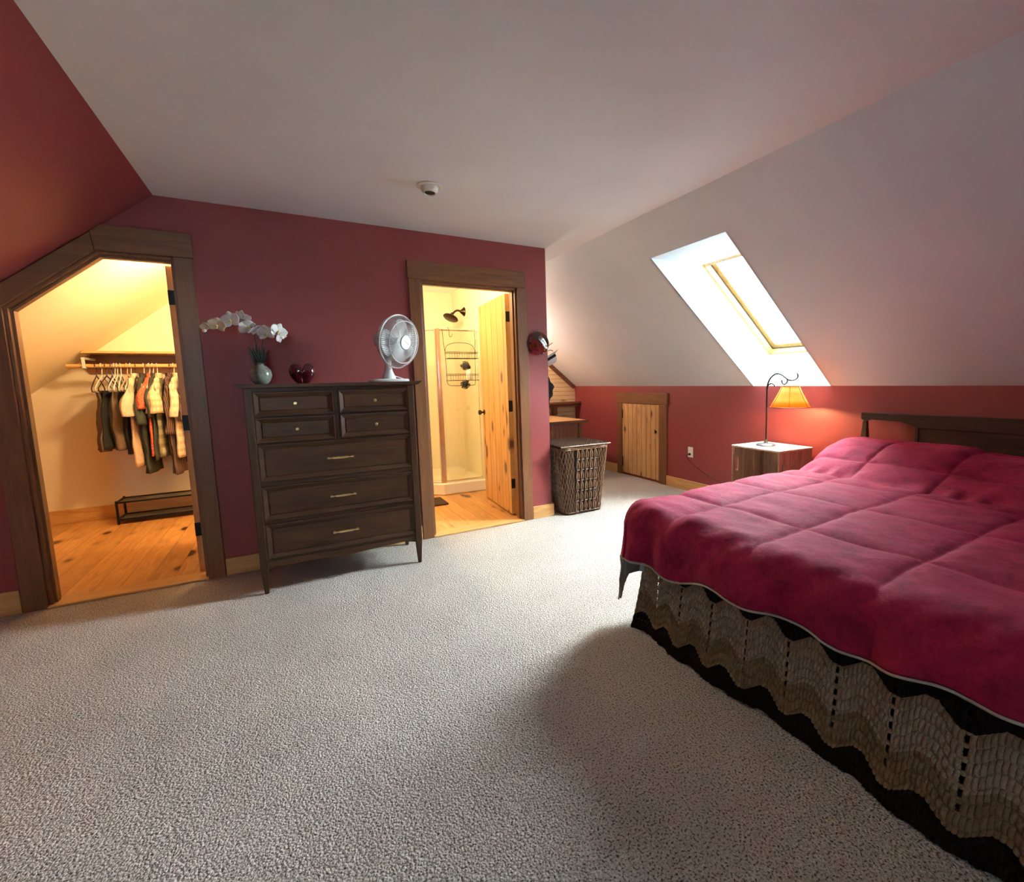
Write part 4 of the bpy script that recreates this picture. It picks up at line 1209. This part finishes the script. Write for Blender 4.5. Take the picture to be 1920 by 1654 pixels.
rk = thing('shoe_rack', 'low black metal shoe rack with two grey shelves on the closet floor', 'shoe rack', (-.43, 2.1, .004))
rx0, rx1, ry0, ry1 = -.86, -.01, 1.995, 2.235
M['mesh'] = plain('grey_mesh', (.17, .16, .14), .5, .3, .5, 500)
for x in (rx0, rx1):
    for y in (ry0, ry1): MB().box((x - .008, y - .008, .004), (x + .008, y + .008, .225)).build('leg', M['black_metal'], rk)
for z in (.045, .205):
    s = MB(); s.box((rx0 + .01, ry0 + .008, z), (rx1 - .01, ry1 - .008, z + .004)); sh_ = s.build('shelf', M['mesh'], rk)
    s = MB()
    for y in (ry0, ry1): s.box((rx0 + .008, y - .008, z - .004), (rx1 - .008, y + .008, z + .012))
    for x in (rx0, rx1): s.box((x - .008, ry0 + .008, z - .004), (x + .008, ry1 - .008, z + .012))
    s.build('shelf_rim', M['black_metal'], sh_)

cl = thing('ceiling_lamp', 'frosted ceiling lamp inside the closet above the doorway', 'ceiling light', (.25, .75, H))
m = MB(); m.lathe([(.09, -.001), (.09, -.02), (.07, -.03)], 24, (.25, .75, H)); m.build('canopy', M['brass'], cl)
m = MB(); m.ball((.25, .75, H - .075), .075, 20, 12, (1, 1, .8)); m.build('globe', M['globe'], cl, smooth=60)
light('closet_bulb', 'POINT', (.25, .75, H - .19), CLOSET_W, WARM, .08)

# ------------------------------------------------------------------ bathroom
sw = thing('shower_stall', 'glass corner shower stall with chrome frame and cream base in the bathroom', 'shower', (2.0, 1.8, .004))
Q0, Q1, Q2 = (2.485, 1.32), (1.985, 1.34), (1.55, 1.75)
M['acrylic'] = plain('cream_acrylic', (.80, .74, .62), .35)
m = MB(); m.prism([Q0, Q1, Q2, (1.55, 2.355), (2.485, 2.355)], 'z', .005, .135)
m.build('base', M['acrylic'], sw, bevel=.012)
for a, b in ((Q0, Q1), (Q1, Q2)):
    A_, B_ = Vector((*a, 0)), Vector((*b, 0)); d = (B_ - A_).normalized(); nn = Vector((-d.y, d.x, 0))
    if nn.y < 0: nn = -nn
    A_ += d * .03 + nn * .045; B_ += nn * .045 - d * .03
    m = MB(); m.loft([[(p.x - nn.x * .003, p.y - nn.y * .003, z) for p, z in ((A_, .16), (B_, .16), (B_, 1.80), (A_, 1.80))], [(p.x + nn.x * .003, p.y + nn.y * .003, z) for p, z in ((A_, .16), (B_, .16), (B_, 1.80), (A_, 1.80))]])
    gp = m.build('glass_panel', M['shower_glass'], sw)
    m = MB()
    for z in (.148, 1.815): m.tube([A_ + Vector((0, 0, z)), B_ + Vector((0, 0, z))], .014, 8)
    for p in (A_, B_): m.box((p.x - .014, p.y - .014, .136), (p.x + .014, p.y + .014, 1.825))
    m.build('panel_frame', M['chrome'], gp, smooth=40)
m = MB(); pq = Vector((2.003, 1.385, 0)); m.box((pq.x - .03, pq.y - .012, .136), (pq.x + .012, pq.y + .02, 1.825)); m.build('corner_post', M['chrome'], sw, bevel=.004)
shh = thing('rain_shower', 'bronze shower head on a bent arm above the glass stall', 'shower head', (2.486, 1.88, 2.09))
m = MB(Matrix.Translation((2.486, 1.88, 2.09)) @ Matrix.Rotation(-PI / 2, 4, 'Y')); m.lathe([(.055, 0), (.052, .008), (.030, .03), (.016, .05)], 20); m.build('flange', M['bronze'], shh, smooth=50)
m = MB(); m.tube(catmull([(2.45, 1.88, 2.09), (2.40, 1.87, 2.10), (2.355, 1.86, 2.075), (2.335, 1.855, 2.045)], 6), .012, 10); m.build('arm', M['bronze'], shh, smooth=60)
ax = Vector((-.42, -.25, -.87)).normalized(); SM = Matrix.Translation((2.325, 1.852, 2.045)) @ Vector((0, 0, -1)).rotation_difference(ax).to_matrix().to_4x4()
m = MB(SM); m.lathe([(.016, .02), (.022, -.005), (.040, -.022), (.085, -.040), (.090, -.048), (.084, -.053), (.002, -.054)], 28); m.build('spray_plate', M['bronze'], shh, smooth=50)

cd = thing('shower_caddy', 'black wire caddy hanging on the front of the shower glass', 'shower caddy', (2.25, 1.33, 1.8))
CY = 1.315
m = MB(); w = .0028
xa, xb = 2.065, 2.40
m.tube([(xa - .02, CY, 1.815), (xa - .012, CY, 1.66), (xa + .0, CY - .01, 1.55)], w, 6)
m.tube([(xb + .0, CY, 1.815), (xb + .004, CY, 1.70), (xb, CY - .01, 1.55)], w, 6)
m.tube(catmull([(xa, CY, 1.58), (xa + .02, CY, 1.635), (2.15, CY, 1.665), (2.235, CY, 1.672), (2.32, CY, 1.665), (xb - .02, CY, 1.635), (xb, CY, 1.58)], 5), w, 6)
m.tube(catmull([(xa, CY, 1.58), (xa + .005, CY, 1.40), (xa + .01, CY, 1.25), (xa + .035, CY, 1.215), (2.15, CY, 1.21), (2.33, CY, 1.21), (xb - .035, CY, 1.215), (xb - .01, CY, 1.25), (xb, CY, 1.58)], 5), w, 6)
m.build('wire_frame', M['black_metal'], cd, smooth=60)
for z in (1.50, 1.265):
    m = MB()
    for dz, r in ((0, .0035), (.055, .002), (.068, .002)):
        m.tube([(xa, CY, z + dz), (xa, CY - .10, z + dz), (xb, CY - .10, z + dz), (xb, CY, z + dz), (xa, CY, z + dz)], r, 5)
    for k in range(12):
        x = xa + .02 + k * (xb - xa - .04) / 11; m.tube([(x, CY, z), (x, CY - .10, z), (x, CY - .10, z + .06)], .0014, 4)
    m.build('basket', M['black_metal'], cd)
m = MB(); m.tube(catmull([(xa + .04, CY, 1.83), (xa + .045, CY - .03, 1.80), (xa + .05, CY - .02, 1.745), (xa + .06, CY - .03, 1.73), (xa + .075, CY - .04, 1.745), (xa + .075, CY - .04, 1.765)], 5), .003, 6); tag(m.build('hook', M['black_metal'], loc=(xa + .05, CY, 1.8), smooth=60), 'small S-hook on the shower rail left of the wire caddy', 'hook')


def puff(c, r, label, col):
    m = MB(); m.ball(c, r * .62, 14, 10)
    for k in range(70):
        a, b = random.uniform(0, 2 * PI), random.uniform(-1, 1); d = Vector((math.cos(a) * math.sqrt(1 - b * b), math.sin(a) * math.sqrt(1 - b * b), b)); e = d.cross(Vector((.3, .5, .8))).normalized()
        m.tube([Vector(c) + d * r * .55, Vector(c) + d * r * .95 + e * r * .25, Vector(c) + d * r * .6 + e * r * .5], .0022, 4)
    tag(m.build('bath_puff', plain(label[:18].replace(' ', '_'), col, .9), loc=c, smooth=60), label, 'bath sponge')


puff((2.262, CY - .05, 1.425), .052, 'grey mesh bath puff on top of the caddy bottle', (.06, .055, .05))
puff((2.235, CY - .115, 1.225), .055, 'black mesh bath puff hanging below the wire caddy', (.02, .018, .016))
bt = thing('shampoo_bottle', 'pale bottle with dark cap standing in the lower caddy basket', 'bottle', (2.305, CY - .05, 1.27))
m = MB(); m.lathe([(.030, .0), (.034, .005), (.034, .10), (.026, .115), (.012, .12)], 20, (2.305, CY - .05, 1.2695)); m.build('body', M['acrylic'], bt, smooth=50)
m = MB(); m.lathe([(.016, .12), (.018, .124), (.018, .15), (.010, .155)], 16, (2.305, CY - .05, 1.2695)); m.build('cap', M['black_felt'], bt, smooth=50)
m = MB(); m.box((1.36, .93, .005), (1.915, 1.245, .022)); tag(m.build('bath_mat', plain('brown_mat', (.05, .025, .012), .9, 0, .5, 200), loc=(1.64, 1.09, .005), bevel=.006), 'dark brown bath mat in front of the shower base', 'bath mat')
bl_ = thing('ceiling_lamp', 'frosted ceiling lamp inside the bathroom above the doorway', 'ceiling light', (1.55, .80, H))
m = MB(); m.lathe([(.09, -.001), (.09, -.02), (.07, -.03)], 24, (1.55, .80, H)); m.build('canopy', M['brass'], bl_)
m = MB(); m.ball((1.55, .80, H - .075), .075, 20, 12, (1, 1, .8)); m.build('globe', M['globe'], bl_, smooth=60)
light('bathroom_bulb', 'POINT', (1.55, .80, H - .19), BATH_W, WARM2, .08)

# ------------------------------------------------------------------ unseen floor lamp, added to put a warm glow on the left slope
fl = thing('added_glow_lamp', 'added floor lamp out of view by the left knee wall, for a warm glow', 'lamp', (-1.15, -2.0, 0))
q = Vector((-1.15, -2.0, 0))
m = MB(); m.lathe([(.12, 0), (.12, .015), (.02, .03), (.012, .04), (.012, .85)], 24, q); m.build('base', M['black_metal'], fl, smooth=40)
m = MB(); m.lathe([(.15, .85), (.09, 1.05)], 32, q, cap=False); o = m.build('lamp_shade', M['mica'], fl, smooth=60); o.modifiers.new('solid', 'SOLIDIFY').thickness = .002
m = MB(); m.ball(q + Vector((0, 0, .93)), .03, 12, 8); m.build('bulb', M['bulb'], fl, smooth=60)
light('added_glow_bulb', 'POINT', q + Vector((0, 0, .99)), LEFT_W, (1, .60, .26), .04)

al = thing('ceiling_lamp', 'frosted ceiling lamp in the alcove, hidden behind the wall end', 'ceiling light', (2.74, 1.85, 2.36))
m = MB(); m.ball((2.74, 1.85, H - .07), .07, 20, 12, (1, 1, .8)); m.build('globe', M['globe'], al, smooth=60)
light('alcove_bulb', 'POINT', (2.74, 1.85, 2.0), ALC_W, (1, .91, .76), .08)
